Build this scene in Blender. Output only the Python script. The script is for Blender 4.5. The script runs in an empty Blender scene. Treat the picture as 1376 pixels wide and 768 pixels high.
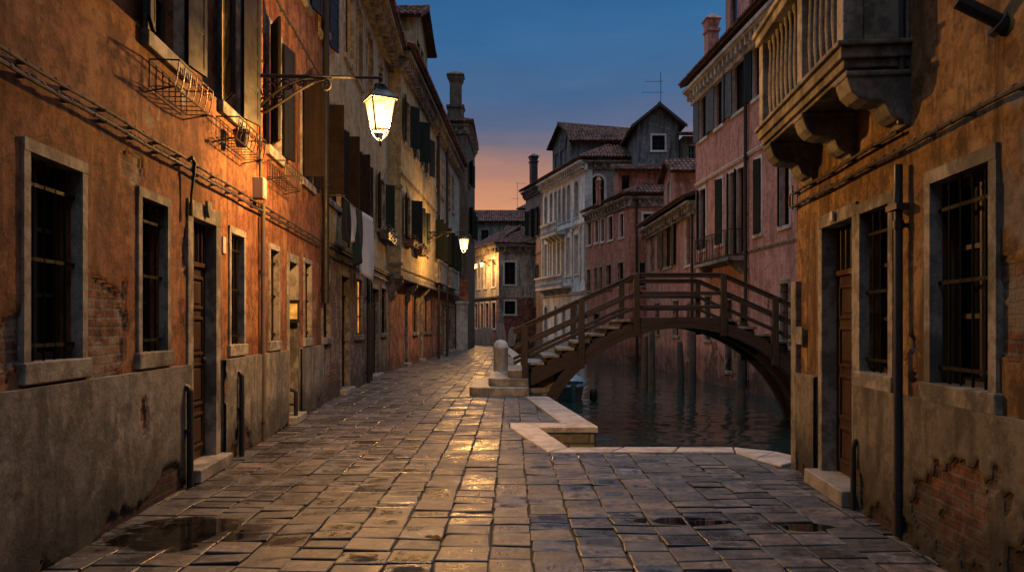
import bpy, bmesh, math, random
from mathutils import Vector, Matrix, noise as mnoise
R = math.radians
rnd = random.Random(7)
sc = bpy.context.scene
COL = sc.collection
EYE = 1.5; HOR = 436.0; CX = 688.0; FP = 1000.0      # eye height and picture calibration used to measure the photo

# ------------------------------------------------------------------ mesh helper
class MB:
    def __init__(s): s.v = []; s.f = []; s.c = []
    def add(s, vs, fs, col=None):
        n = len(s.v); s.v += [tuple(v) for v in vs]
        for f in fs:
            s.f.append(tuple(i + n for i in f)); s.c.append(col)
    def box(s, x0, x1, y0, y1, z0, z1, col=None, M=None):
        x0, x1 = min(x0, x1), max(x0, x1); y0, y1 = min(y0, y1), max(y0, y1); z0, z1 = min(z0, z1), max(z0, z1)
        vs = [Vector(p) for p in ((x0,y0,z0),(x1,y0,z0),(x1,y1,z0),(x0,y1,z0),(x0,y0,z1),(x1,y0,z1),(x1,y1,z1),(x0,y1,z1))]
        if M: vs = [M @ v for v in vs]
        s.add(vs, [(0,3,2,1),(4,5,6,7),(0,1,5,4),(1,2,6,5),(2,3,7,6),(3,0,4,7)], col)
    def prism(s, poly, lo, hi, axis='z', M=None, col=None):
        n = len(poly)
        def p3(a, b, h):
            v = Vector((a,b,h)) if axis == 'z' else Vector((a,h,b)) if axis == 'y' else Vector((h,a,b))
            return M @ v if M else v
        vs = [p3(a,b,lo) for a,b in poly] + [p3(a,b,hi) for a,b in poly]
        fs = [tuple(range(n))[::-1], tuple(range(n, 2*n))] + [(i,(i+1)%n,n+(i+1)%n,n+i) for i in range(n)]
        s.add(vs, fs, col)
    def tube(s, pts, r, n=8, closed=False, caps=True, col=None):
        pts = [Vector(p) for p in pts]; rings = []; m = len(pts)
        rr = r if isinstance(r, (list, tuple)) else [r]*m
        up = None
        for i, p in enumerate(pts):
            if closed: t = pts[(i+1)%m] - pts[i-1]
            else: t = pts[min(i+1,m-1)] - pts[max(i-1,0)]
            t.normalize()
            if up is None:
                up = Vector((0,0,1)) if abs(t.z) < .9 else Vector((1,0,0))
            a = t.cross(up)
            if a.length < 1e-4: a = t.cross(Vector((0,1,0)))
            a.normalize(); b = a.cross(t).normalized(); up = b
            rings.append([p + (a*math.cos(2*math.pi*k/n) + b*math.sin(2*math.pi*k/n))*rr[i] for k in range(n)])
        vs = [v for ring in rings for v in ring]; fs = []
        for i in range(m if closed else m-1):
            j = (i+1) % m
            for k in range(n):
                fs.append((i*n+k, i*n+(k+1)%n, j*n+(k+1)%n, j*n+k))
        if caps and not closed: fs += [tuple(range(n)), tuple(range((m-1)*n, m*n))[::-1]]
        s.add(vs, fs, col)
    def lathe(s, prof, n=16, c=(0,0,0), rot=0):
        vs = []; fs = []; m = len(prof)
        for r, z in prof:
            for k in range(n):
                a = rot + 2*math.pi*k/n
                vs.append((c[0]+r*math.cos(a), c[1]+r*math.sin(a), c[2]+z))
        for i in range(m-1):
            for k in range(n):
                fs.append((i*n+k, i*n+(k+1)%n, (i+1)*n+(k+1)%n, (i+1)*n+k))
        fs += [tuple(range(n))[::-1], tuple(range((m-1)*n, m*n))]
        s.add(vs, fs)
    def build(s, name, mat, parent=None, M=None, bevel=0, smooth=False):
        me = bpy.data.meshes.new(name)
        me.from_pydata(s.v, [], s.f)
        if any(c is not None for c in s.c):
            at = me.color_attributes.new('Col', 'FLOAT_COLOR', 'CORNER'); i = 0
            for p, c in zip(me.polygons, s.c):
                c = c or (.5,.5,.5)
                for j in range(len(p.loop_indices)):
                    q = c[j] if isinstance(c, list) else (*c[:3], 1)
                    at.data[i].color = q; i += 1
        bm = bmesh.new(); bm.from_mesh(me); bmesh.ops.recalc_face_normals(bm, faces=bm.faces); bm.to_mesh(me); bm.free()
        me.materials.append(mat)
        if smooth:
            me.polygons.foreach_set('use_smooth', [True]*len(me.polygons))
            me.set_sharp_from_angle(angle=R(40))
        o = bpy.data.objects.new(name, me); COL.objects.link(o)
        if parent: o.parent = parent
        if M: o.matrix_basis = M
        if bevel:
            b = o.modifiers.new('bevel','BEVEL'); b.width = bevel; b.segments = 2; b.limit_method = 'ANGLE'
        return o

def tag(o, label=None, cat=None, group=None, kind=None):
    if label: o['label'] = label
    if cat: o['category'] = cat
    if group: o['group'] = group
    if kind: o['kind'] = kind
    return o
def empty(name, loc=(0,0,0), rz=0):
    o = bpy.data.objects.new(name, None); COL.objects.link(o); o.location = loc; o.rotation_euler.z = rz; o.empty_display_size = .2
    return o
def copy_tree(o, parent=None):
    c = o.copy(); COL.objects.link(c)
    if parent: c.parent = parent
    for ch in list(o.children): copy_tree(ch, c)
    return c

# ------------------------------------------------------------------ materials
class NT:
    def __init__(s, name):
        s.m = bpy.data.materials.new(name); s.m.use_nodes = True; s.t = s.m.node_tree
        s.p = s.t.nodes['Principled BSDF']; s.out = s.t.nodes['Material Output']
        s.tc = s.t.nodes.new('ShaderNodeTexCoord')
        s.co = s.tc.outputs['Object']
    def n(s, typ, **kw):
        nd = s.t.nodes.new(typ)
        for k, v in kw.items():
            if hasattr(nd, k): setattr(nd, k, v)
            else: s.link(v, nd.inputs[k]) if hasattr(v, 'is_linked') or hasattr(v,'node') else setattr(nd.inputs[k], 'default_value', v)
        return nd
    def link(s, a, b): s.t.links.new(a, b)
    def put(s, v, sock):
        if hasattr(v, 'node'): s.t.links.new(v, sock)
        elif isinstance(v, (tuple, list)) and len(v) == 3 and sock.type == 'RGBA': sock.default_value = (*v, 1)
        else: sock.default_value = v
    def noise(s, scale, detail=5, rough=.6, vec=None, dist=0):
        nd = s.t.nodes.new('ShaderNodeTexNoise'); nd.inputs['Scale'].default_value = scale
        nd.inputs['Detail'].default_value = detail; nd.inputs['Roughness'].default_value = rough; nd.inputs['Distortion'].default_value = dist
        s.link(vec or s.co, nd.inputs['Vector']); return nd.outputs['Fac']
    def mapping(s, scale=(1,1,1), loc=(0,0,0), vec=None):
        nd = s.t.nodes.new('ShaderNodeMapping'); nd.inputs['Scale'].default_value = scale; nd.inputs['Location'].default_value = loc
        s.link(vec or s.co, nd.inputs['Vector']); return nd.outputs[0]
    def ramp(s, fac, stops):
        nd = s.t.nodes.new('ShaderNodeValToRGB'); e = nd.color_ramp.elements
        for i, (p, c) in enumerate(stops):
            if i > 1: e.new(p)
            e[i].position = p; e[i].color = (*c, 1) if isinstance(c, (tuple,list)) else (c,c,c,1)
        s.put(fac, nd.inputs[0]); return nd.outputs[0]
    def mix(s, fac, a, b, mode='MIX'):
        nd = s.t.nodes.new('ShaderNodeMix'); nd.data_type = 'RGBA'; nd.blend_type = mode
        s.put(fac, nd.inputs[0]); s.put(a, nd.inputs[6]); s.put(b, nd.inputs[7]); return nd.outputs[2]
    def math(s, op, a, b=0, clamp=False):
        nd = s.t.nodes.new('ShaderNodeMath'); nd.operation = op; nd.use_clamp = clamp
        s.put(a, nd.inputs[0]); s.put(b, nd.inputs[1]); return nd.outputs[0]
    def sstep(s, v, a, b):
        nd = s.t.nodes.new('ShaderNodeMapRange'); nd.interpolation_type = 'SMOOTHSTEP'
        s.put(v, nd.inputs[0]); nd.inputs[1].default_value = a; nd.inputs[2].default_value = b; return nd.outputs[0]
    def bump(s, h, strength=.5, dist=.02, nrm=None):
        nd = s.t.nodes.new('ShaderNodeBump'); s.put(strength, nd.inputs['Strength']); nd.inputs['Distance'].default_value = dist
        s.put(h, nd.inputs['Height'])
        if nrm: s.link(nrm, nd.inputs['Normal'])
        return nd.outputs[0]
    def xyz(s, vec=None):
        nd = s.t.nodes.new('ShaderNodeSeparateXYZ'); s.link(vec or s.co, nd.inputs[0]); return nd.outputs
    def comb(s, x, y, z=0):
        nd = s.t.nodes.new('ShaderNodeCombineXYZ'); s.put(x, nd.inputs[0]); s.put(y, nd.inputs[1]); s.put(z, nd.inputs[2]); return nd.outputs[0]
    def brick(s, vec, c1, c2, mortar, w=.25, h=.068, ms=.011):
        nd = s.t.nodes.new('ShaderNodeTexBrick'); s.link(vec, nd.inputs['Vector'])
        for k, v in (('Scale',1),('Mortar Size',ms),('Mortar Smooth',.25),('Brick Width',w),('Row Height',h),('Bias',0)): nd.inputs[k].default_value = v
        s.put(c1, nd.inputs['Color1']); s.put(c2, nd.inputs['Color2']); s.put(mortar, nd.inputs['Mortar']); return nd
    def fin(s, col=None, rough=None, nrm=None, spec=None, metal=None):
        if col is not None: s.put(col, s.p.inputs['Base Color'])
        if rough is not None: s.put(rough, s.p.inputs['Roughness'])
        if nrm is not None: s.link(nrm, s.p.inputs['Normal'])
        if spec is not None: s.p.inputs['Specular IOR Level'].default_value = spec
        if metal is not None: s.p.inputs['Metallic'].default_value = metal
        return s.m
def mul(c, k): return tuple(min(1, x*k) for x in c)

def plaster(name, base, alt, thr=.68, hk=0.0, h0=1.0, blobs=(), streak=.55, damp=.5, bump=.6, under=None, patch=None, seed=0, relief=False, wear=1.0):
    """weathered plaster: colour drift, rain streaks, lost patches showing brick, damp foot; in wall metres (x along, z up)"""
    m = NT(name); v0 = m.mapping(loc=(seed*3.7, seed*1.3, 0))
    X, Y, Z = m.xyz()
    big = m.noise(.9, 6, .62, v0)
    col = m.mix(m.sstep(big, .35, .65), base, alt)
    mid = m.noise(4.5, 6, .7, v0)
    col = m.mix(m.math('MULTIPLY', m.sstep(mid, .47, .60), .9*wear), col, mul(base, .42))
    mot = m.noise(11, 7, .78, m.mapping(loc=(seed,7,2)))
    col = m.mix(.95*wear, col, m.ramp(mot, [(.36,.35),(.52,1.0),(.66,1.4)]), 'MULTIPLY')
    pale = m.noise(2.3, 7, .7, m.mapping(loc=(11+seed,3,5)))
    col = m.mix(m.math('MULTIPLY', m.sstep(pale, .52, .60), .75*wear), col, patch or mul(alt, 1.35))
    st = m.noise(1, 7, .68, m.mapping(scale=(2.6,2.6,.38), loc=(seed*2.1,0,0)), 1.1)
    col = m.mix(m.math('MULTIPLY', m.sstep(st, .46, .64), min(1, streak*1.3)), col, mul(base, .38))
    fine = m.noise(38, 4, .7)
    col = m.mix(.35*wear, col, m.ramp(fine, [(.25, .28), (.75, 1.0)]), 'MULTIPLY')
    # lost plaster
    n1 = m.noise(1.15, 8, .62, v0, .3)
    val = m.math('ADD', n1, m.math('MULTIPLY', m.math('SUBTRACT', h0, Z), hk)) if hk else n1
    for bx, bz, br, ba in blobs:
        dx = m.math('SUBTRACT', X, bx); dz = m.math('SUBTRACT', Z, bz)
        d = m.math('SQRT', m.math('ADD', m.math('MULTIPLY', dx, dx), m.math('MULTIPLY', dz, dz)))
        val = m.math('ADD', val, m.math('MULTIPLY', m.math('SUBTRACT', 1, m.math('DIVIDE', d, br), True), ba))
    mask = m.sstep(val, thr, thr+.012)
    edge = m.sstep(val, thr-.025, thr)
    if relief:   # losses are modelled in the mesh: R bare brick, G crumbling rim, B thin coat gone
        at = m.n('ShaderNodeAttribute', attribute_name='Col'); ch = m.xyz(at.outputs['Color'])
        mask, edge = m.sstep(ch[0], .35, .65), ch[1]
        uc = m.mix(m.sstep(m.noise(6,6,.7), .4, .6), mul(under or (.22,.18,.14), .75), mul(under or (.22,.18,.14), 1.3))
        col = m.mix(m.math('MULTIPLY', ch[2], .9), col, uc)
    wob = m.noise(6, 3, .6)
    bx_ = m.math('ADD', m.math('ADD', X, Y), m.math('MULTIPLY', wob, .02)); bz_ = m.math('ADD', Z, m.math('MULTIPLY', wob, .03))
    b = m.brick(m.comb(bx_, bz_), (.27,.10,.06), (.13,.06,.045), (.17,.15,.13))
    bc = m.mix(.9, b.outputs['Color'], m.ramp(m.noise(9,5,.7), [(.36,.25),(.64,1.15)]), 'MULTIPLY')
    bc = m.mix(m.sstep(m.noise(2.7,5,.7,m.mapping(loc=(3,9,1+seed))), .5, .62), bc, under or (.22,.18,.14))
    col = m.mix(mask, m.mix(m.math('MULTIPLY', edge, .15), col, mul(base,.3)), bc)
    # damp foot
    dn = m.math('ADD', Z, m.math('MULTIPLY', m.noise(2.2, 5, .7), -1.0))
    dm = m.math('SUBTRACT', 1, m.sstep(dn, -.35, .12))
    col = m.mix(m.math('MULTIPLY', dm, damp), col, (.025,.024,.022))
    hgt = m.math('ADD', m.math('MULTIPLY', fine, .12), m.math('MULTIPLY', mot, .6))
    hb = m.math('ADD', m.math('MULTIPLY', m.math('SUBTRACT', 1, b.outputs['Fac']), .45), m.math('MULTIPLY', m.noise(22,4,.7), .5))
    h = m.mix(mask, hgt, hb); h2 = m.math('SUBTRACT', h, m.math('MULTIPLY', mask, .9))
    return m.fin(col, .88, m.bump(h2, bump, .03), .25)

def stone(name, base, var=.35, sc_=6, rough=.75, dirt=(.06,.055,.05), bump=.35, amt=1.0):
    m = NT(name)
    a = m.noise(sc_, 7, .7); col = m.mix(m.math('MULTIPLY', m.sstep(a,.43,.60), .85*amt), base, mul(base, max(.25,1-var*1.5)))
    d = m.noise(sc_*.35, 6, .68, m.mapping(loc=(5,2,8), scale=(1,1,.6)))
    col = m.mix(m.math('MULTIPLY', m.sstep(d,.48,.60), .8*amt), col, dirt)
    f = m.noise(55, 4, .7); col = m.mix(.3, col, m.ramp(f,[(.3,.4),(.7,1.0)]), 'MULTIPLY')
    vo = m.noise(14, 5, .75)
    return m.fin(col, rough, m.bump(m.math('ADD', m.math('MULTIPLY',vo,.8), m.math('MULTIPLY',f,.2)), bump*1.8, .02), .35)

def paint(name, c, rough=.5, var=.35, grain=(1,1,.08), scale=14, spec=.4):
    m = NT(name); a = m.noise(scale, 5, .65, m.mapping(scale=grain))
    col = m.mix(m.sstep(a,.35,.7), c, mul(c, 1-var))
    col = m.mix(m.sstep(m.noise(2.5,5,.7),.55,.7), col, mul(c,.55))
    return m.fin(col, m.ramp(m.noise(5,4,.6),[(.3,max(.05,rough-.12)),(.7,min(1,rough+.15))]), m.bump(a,.35,.004), spec)

M = {}
M['iron'] = paint('iron', (.018,.017,.017), .5, .4, (1,1,1), 20)
M['bars'] = paint('bars', (.008,.0075,.007), .7, .4, (1,1,1), 20, spec=.12)
M['lead'] = paint('lead', (.035,.033,.034), .5, .4, (1,1,.2), 8)
M['cable'] = paint('cable', (.06,.05,.042), .5, .5, (1,1,1), 12)
M['zinc'] = paint('zinc', (.12,.10,.09), .5, .4, (1,1,.2), 8)
M['greenwood'] = paint('greenwood', (.013,.021,.018), .6, .35, spec=.2)
M['brownwood'] = paint('brownwood', (.014,.008,.006), .7, .45, spec=.15)
M['darkshutter'] = paint('darkshutter', (.011,.0105,.010), .42, .3, spec=.3)
M['bluegrey'] = paint('bluegrey', (.11,.14,.15), .5, .3)
M['doorwood'] = paint('doorwood', (.062,.030,.014), .45, .55, (6,6,.3), 8)
M['framewood'] = paint('framewood', (.04,.03,.025), .5, .4)
M['whiteframe'] = paint('whiteframe', (.45,.45,.44), .5, .25)
M['stone'] = stone('stone', (.33,.30,.255), .4, 5)
M['stonedark'] = stone('stonedark', (.24,.215,.18), .45)
M['stonewhite'] = stone('stonewhite', (.60,.58,.55), .3, 4, .7, (.14,.13,.12), .3, .6)
M['quaystone'] = stone('quaystone', (.56,.50,.455), .45, 5, .42, (.16,.14,.12), .35, .55)
M['step'] = stone('step', (.36,.33,.29), .3, 5, .45, (.12,.11,.1), .3)
M['timber'] = paint('timber', (.048,.032,.024), .55, .6, (.5,6,6), 7)
M['timber_v'] = paint('timber_v', (.044,.030,.023), .55, .6, (7,7,.4), 7)
M['pole'] = paint('pole', (.10,.085,.07), .6, .55, (6,6,.3), 6)
M['terracotta'] = stone('terracotta', (.26,.11,.065), .3, 12)
M['leaf'] = paint('leaf', (.035,.06,.022), .6, .5, (1,1,1), 9)
M['petal_w'] = paint('petal_w', (.55,.45,.42), .7, .2, (1,1,1), 9)
M['petal_r'] = paint('petal_r', (.35,.04,.04), .7, .2, (1,1,1), 9)
M['meter'] = paint('meter', (.36,.34,.30), .55, .2, (1,1,.3), 6)

def glass_mat(name, c=(.008,.009,.011), rough=.06):
    m = NT(name); return m.fin(c, rough, m.bump(m.noise(2.3,2,.5), .06, .02), .5)
M['glass'] = glass_mat('glass'); M['void'] = glass_mat('void', (.004,.0045,.005), .3); M['void'].node_tree.nodes['Principled BSDF'].inputs['Specular IOR Level'].default_value = .12
def emis(name, c, s):
    m = NT(name); e = m.n('ShaderNodeEmission'); e.inputs[0].default_value = (*c,1); e.inputs[1].default_value = s
    m.link(e.outputs[0], m.out.inputs[0]); return m.m
def lamp_glass(name, c, s):
    m = NT(name); e = m.n('ShaderNodeEmission'); X, Y, Z = m.xyz(); dx = m.math('SUBTRACT', X, 1.58); dz = m.math('ADD', Z, .47)
    d = m.math('SQRT', m.math('ADD', m.math('ADD', m.math('MULTIPLY', dx, dx), m.math('MULTIPLY', Y, Y)), m.math('MULTIPLY', dz, dz)))
    g = m.sstep(d, .30, .13)   # frosted pane, brightest where the bulb is nearest
    m.link(m.mix(g, c, (1,.54,.19)), e.inputs[0]); m.link(m.math('ADD', m.math('MULTIPLY', g, s), s*.45), e.inputs[1])
    t = m.n('ShaderNodeBsdfTransparent'); t.inputs[0].default_value = (.96,.93,.86,1)
    a = m.n('ShaderNodeAddShader'); m.link(e.outputs[0], a.inputs[0]); m.link(t.outputs[0], a.inputs[1]); m.link(a.outputs[0], m.out.inputs[0]); return m.m
M['lampglass'] = lamp_glass('lampglass', (1,.33,.065), 2.0)
M['bulb'] = emis('bulb', (1,.66,.32), 2.2)
def litpane():
    m = NT('litpane'); v = m.noise(3.2, 4, .6)
    c = m.mix(m.sstep(v,.35,.7), (.30,.09,.012), (.75,.33,.05))
    e = m.n('ShaderNodeEmission'); m.link(c, e.inputs[0]); e.inputs[1].default_value = 1.7
    a = m.n('ShaderNodeAddShader'); m.fin((.02,.02,.02), .08); m.link(e.outputs[0], a.inputs[0]); m.link(m.p.outputs[0], a.inputs[1]); m.link(a.outputs[0], m.out.inputs[0]); return m.m
M['litpane'] = litpane()

def tile_mat(name, c, c2):
    m = NT(name)
    at = m.n('ShaderNodeAttribute', attribute_name='Col')
    col = m.mix(at.outputs['Fac'], c, c2)
    col = m.mix(m.sstep(m.noise(1.4,6,.7),.5,.68), col, (.10,.085,.075))
    col = m.mix(m.math('MULTIPLY', m.sstep(m.noise(7,5,.7),.55,.7), .6), col, (.03,.03,.025))
    return m.fin(col, .85, m.bump(m.noise(30,4,.7),.4,.01), .2)
M['tile'] = tile_mat('tile', (.035,.020,.017), (.235,.105,.078))

def paving_mat():
    m = NT('paving'); at = m.n('ShaderNodeAttribute', attribute_name='Col')
    n1 = m.noise(7, 8, .72); n2 = m.noise(1.1, 6, .65); f = m.noise(70, 4, .7); n3 = m.noise(19, 6, .7)
    col = m.mix(1.0, at.outputs['Color'], m.ramp(n1, [(.34,.25),(.50,.9),(.66,1.6)]), 'MULTIPLY')
    col = m.mix(1.0, col, m.ramp(n3, [(.36,.35),(.52,1.0),(.68,1.5)]), 'MULTIPLY')
    col = m.mix(m.math('MULTIPLY', m.sstep(n2,.48,.68), .55), col, (.045,.042,.04))
    hm = m.math('ADD', at.outputs['Alpha'], m.math('MULTIPLY', m.math('SUBTRACT', m.noise(9,6,.72), .5), 1.6))
    hol = m.sstep(hm, .26, .46)
    col = m.mix(m.math('MULTIPLY', hol, .85), col, (.016,.0145,.0135))
    # wet patches hold a sheen
    w = m.noise(2.1, 6, .7, m.mapping(loc=(4,7,2)))
    wet = m.sstep(w, .40, .62)
    ch = m.xyz(at.outputs['Color']); slick = m.sstep(m.math('DIVIDE', ch[2], m.math('ADD', ch[0], .001)), .62, 1.05)
    rgh = m.math('ADD', m.math('MULTIPLY', m.math('SUBTRACT', 1, wet), .30), m.math('ADD', .20, m.math('MULTIPLY', n3, .28)))
    rgh = m.math('SUBTRACT', rgh, m.math('ADD', m.math('MULTIPLY', hol, .14), m.math('MULTIPLY', slick, .13)), True)
    rgh = m.math('MAXIMUM', rgh, .07)
    h = m.math('ADD', m.math('MULTIPLY', n1, .6), m.math('ADD', m.math('MULTIPLY', n3, .35), m.math('MULTIPLY', f, .08)))
    return m.fin(m.mix(m.math('MULTIPLY', wet, .35), col, mul((.1,.09,.085),.5)), rgh, m.bump(h, m.math('SUBTRACT', .6, m.math('MULTIPLY', slick, .3)), .022), .9)
M['paving'] = paving_mat()
m = NT('joint'); M['joint'] = m.fin(m.ramp(m.noise(18,5,.7), [(.3,(.010,.009,.008)),(.7,(.032,.028,.022))]), .8, m.bump(m.noise(40,4,.7),.6,.01), .3)
def quaywall_mat():
    m = NT('quaywall'); X, Y, Z = m.xyz()
    b = m.brick(m.comb(m.math('ADD',X,Y), Z), (.30,.24,.15), (.22,.19,.13), (.12,.11,.09), .6, .24, .014)
    col = m.mix(.7, b.outputs['Color'], m.ramp(m.noise(6,6,.7),[(.3,.4),(.7,1.1)]), 'MULTIPLY')
    z2 = m.math('ADD', Z, m.math('MULTIPLY', m.noise(5,4,.6), .25))
    col = m.mix(m.math('SUBTRACT', 1, m.sstep(z2, -.45, -.2)), col, (.02,.028,.018))
    return m.fin(col, .7, m.bump(m.math('ADD', m.noise(12,5,.7), m.math('MULTIPLY', b.outputs['Fac'], -.6)), .6, .03), .3)
M['quaywall'] = quaywall_mat()
def water_mat():
    m = NT('water'); v = m.mapping(scale=(.8,2.2,1))
    h = m.math('ADD', m.noise(2.2, 3, .55, v, .5), m.math('MULTIPLY', m.noise(8, 3, .5, v), .35))
    return m.fin((.012,.029,.027), .05, m.bump(h, .2, .03), .7)
M['water'] = water_mat()
def puddle_mat():
    m = NT('puddle'); g = m.n('ShaderNodeBsdfGlossy'); g.inputs['Roughness'].default_value = .02; g.inputs['Color'].default_value = (.9,.9,.9,1)
    t = m.n('ShaderNodeBsdfTransparent'); t.inputs[0].default_value = (.55,.52,.48,1)
    fr = m.n('ShaderNodeFresnel'); fr.inputs[0].default_value = 1.33
    bp = m.bump(m.noise(3,2,.5), .03, .02); m.link(bp, g.inputs['Normal'])
    mx = m.n('ShaderNodeMixShader'); m.link(fr.outputs[0], mx.inputs[0]); m.link(t.outputs[0], mx.inputs[1]); m.link(g.outputs[0], mx.inputs[2]); m.link(mx.outputs[0], m.out.inputs[0]); return m.m
M['puddle'] = puddle_mat()

# ------------------------------------------------------------------ wall frames
class Face:
    """a wall plane: local x along it, local -y out to the street, z up"""
    def __init__(s, house, P0, P1):
        s.h = house; s.P0 = Vector((P0[0],P0[1])); d = Vector((P1[0]-P0[0], P1[1]-P0[1])); s.L = d.length; s.u = d.normalized()
        s.y = Vector((-s.u.y, s.u.x))
        W = Matrix(((s.u.x, s.y.x, 0, s.P0.x),(s.u.y, s.y.y, 0, s.P0.y),(0,0,1,0),(0,0,0,1)))
        s.W = W
        s.M = Matrix.Translation(-house.location) @ W
    def _ray(s, px, off=0):
        k = (px-CX)/FP; o = s.P0 + s.y*off
        # t*k = o.x + a*u.x ; t = o.y + a*u.y
        a = (k*o.y - o.x)/(s.u.x - k*s.u.y); return a, o.y + a*s.u.y
    def x(s, px, off=0): return s._ray(px, off)[0]
    def z(s, px, py, off=0): return EYE + (HOR-py)*s._ray(px, off)[1]/FP
    def put(s, mb, name, mat, **kw): return mb.build(name, mat, s.h, s.M, **kw)

def house(name, label, cat, loc, group=None):
    o = empty(name, (loc[0], loc[1], 0)); return tag(o, label, cat, group)

def wall_mb(x0, x1, z0, z1, holes, th=.32, mb=None, y=0):
    mb = mb or MB()
    xs = sorted({round(v,4) for v in [x0,x1]+[h for o in holes for h in o[:2]] if x0-1e-6 <= v <= x1+1e-6})
    zs = sorted({round(v,4) for v in [z0,z1]+[h for o in holes for h in o[2:4]] if z0-1e-6 <= v <= z1+1e-6})
    def hole(a, b): return any(o[0]-1e-4 < a < o[1]+1e-4 and o[2]-1e-4 < b < o[3]+1e-4 for o in holes)
    n = len(xs); m_ = len(zs); base = len(mb.v)
    mb.v += [(a, y, b) for b in zs for a in xs] + [(a, y+th, b) for b in zs for a in xs]
    off = n*m_
    solid = {}
    for i in range(n-1):
        for j in range(m_-1):
            solid[i,j] = not hole((xs[i]+xs[i+1])/2, (zs[j]+zs[j+1])/2)
    def F(*ids): mb.f.append(tuple(base+i for i in ids)); mb.c.append(None)
    for (i,j), ok in solid.items():
        if not ok: continue
        a, b, c, d = j*n+i, j*n+i+1, (j+1)*n+i+1, (j+1)*n+i
        F(a,b,c,d); F(off+a,off+d,off+c,off+b)
        if not solid.get((i-1,j)): F(a,d,off+d,off+a)
        if not solid.get((i+1,j)): F(b,off+b,off+c,c)
        if not solid.get((i,j-1)): F(a,off+a,off+b,b)
        if not solid.get((i,j+1)): F(d,c,off+c,off+d)
    return mb
def wall(F, x0, x1, z0, z1, holes, mat, depth=6, body=True, y=0, name='wall', sides=(True,True)):
    mb = wall_mb(x0, x1, z0, z1, holes, y=y)
    if body:
        a = y+.32
        if sides[0]: mb.box(x0, x0+.3, a, depth, z0, z1)
        if sides[1]: mb.box(x1-.3, x1, a, depth, z0, z1)
        mb.box(x0+.3, x1-.3, depth-.3, depth, z0, z1)
        mb.box(x0+.3, x1-.3, a, depth-.3, z1-.25, z1-.02)
    return F.put(mb, name, mat)

def relief(F, x0, x1, z0, z1, y, holes, val, thr, mat, name, step=.028, depth=.022, flake=None):
    nx, nz_ = int((x1-x0)/step), int((z1-z0)/step); vs = []; cols = []; fs = []
    def ss(v, a, b): t = min(1, max(0, (v-a)/(b-a))); return t*t*(3-2*t)
    for j in range(nz_+1):
        zv = z0+(z1-z0)*j/nz_
        for i in range(nx+1):
            xv = x0+(x1-x0)*i/nx; v = val(xv, zv); t = ss(v, thr-.008, thr+.008); rim = ss(v, thr-.05, thr)*(1-t)
            fl = ss(flake(xv, zv), thr-.01, thr+.01) if flake else 0
            und = mnoise.noise(Vector((xv*2.3, zv*2.3, 4)))*.004+mnoise.noise(Vector((xv*11, zv*11, 1)))*.0016
            br = mnoise.noise(Vector((xv*7, zv*15, 9)))*.005*t
            fd = min(1, max(0, (z1-zv)/.14)) if z1 > 2 else 1
            vs.append((xv, (y+und+depth*t+br+.007*fl*(1-t)-.004*rim)*fd, zv)); cols.append((t, rim, fl, 1))
    for j in range(nz_):
        zc = z0+(z1-z0)*(j+.5)/nz_
        for i in range(nx):
            xc = x0+(x1-x0)*(i+.5)/nx
            if any(h[0]-.005 < xc < h[1]+.005 and h[2]-.005 < zc < h[3]+.005 for h in holes): continue
            a = j*(nx+1)+i; fs.append((a, a+1, a+nx+2, a+nx+1))
    mb = MB(); mb.v = vs; mb.f = fs; mb.c = [[cols[i] for i in f] for f in fs]
    o = F.put(mb, name, mat)
    o.data.polygons.foreach_set('use_smooth', [True]*len(o.data.polygons))
    return o
def fract(x, z, s, k=.36, oct=6): return mnoise.fractal(Vector((x*1.25+s*7.3, z*1.25, s)), .75, 2.1, oct)*k
def blobv(x, z, blobs):
    r = 0
    for bx, bz, rx, rz, a in blobs:
        d = math.hypot((x-bx)/rx, (z-bz)/rz)
        if d < 1: r = max(r, a*(1-d)**.6)
    return r

def leaf_mb(hx, hy, w, z0, z1, side, ang, th=.035, battens=4, mb=None, lou=False):
    """shutter leaf; side -1 hinged at the low-x jamb, +1 at the high-x jamb; ang 0 closed, 180 flat on the wall"""
    mb = mb or MB(); a = R(ang)
    d = Vector((math.cos(a) if side < 0 else -math.cos(a), -math.sin(a), 0)); n = Vector((0,0,1)).cross(d)
    T = Matrix(((d.x, n.x, 0, hx),(d.y, n.y, 0, hy),(0,0,1,0),(0,0,0,1)))
    fw = min(.06, w*.16)
    mb.box(0, w, -th/2+.006, th/2-.006, z0, z1, M=T)
    for xx in (0, w-fw): mb.box(xx, xx+fw, -th/2, th/2, z0, z1, M=T)
    k = battens
    for i in range(k+1):
        zz = z0 + (z1-z0-fw)*i/k; mb.box(fw, w-fw, -th/2+.001, th/2-.001, zz, zz+fw, M=T)
    if lou:
        nn = int((z1-z0)/.07)
        for i in range(nn):
            zz = z0 + (z1-z0)*(i+.5)/nn; mb.box(fw, w-fw, -th/2-.002, th/2+.002, zz-.008, zz+.008, M=T)
    return mb, T

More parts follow.
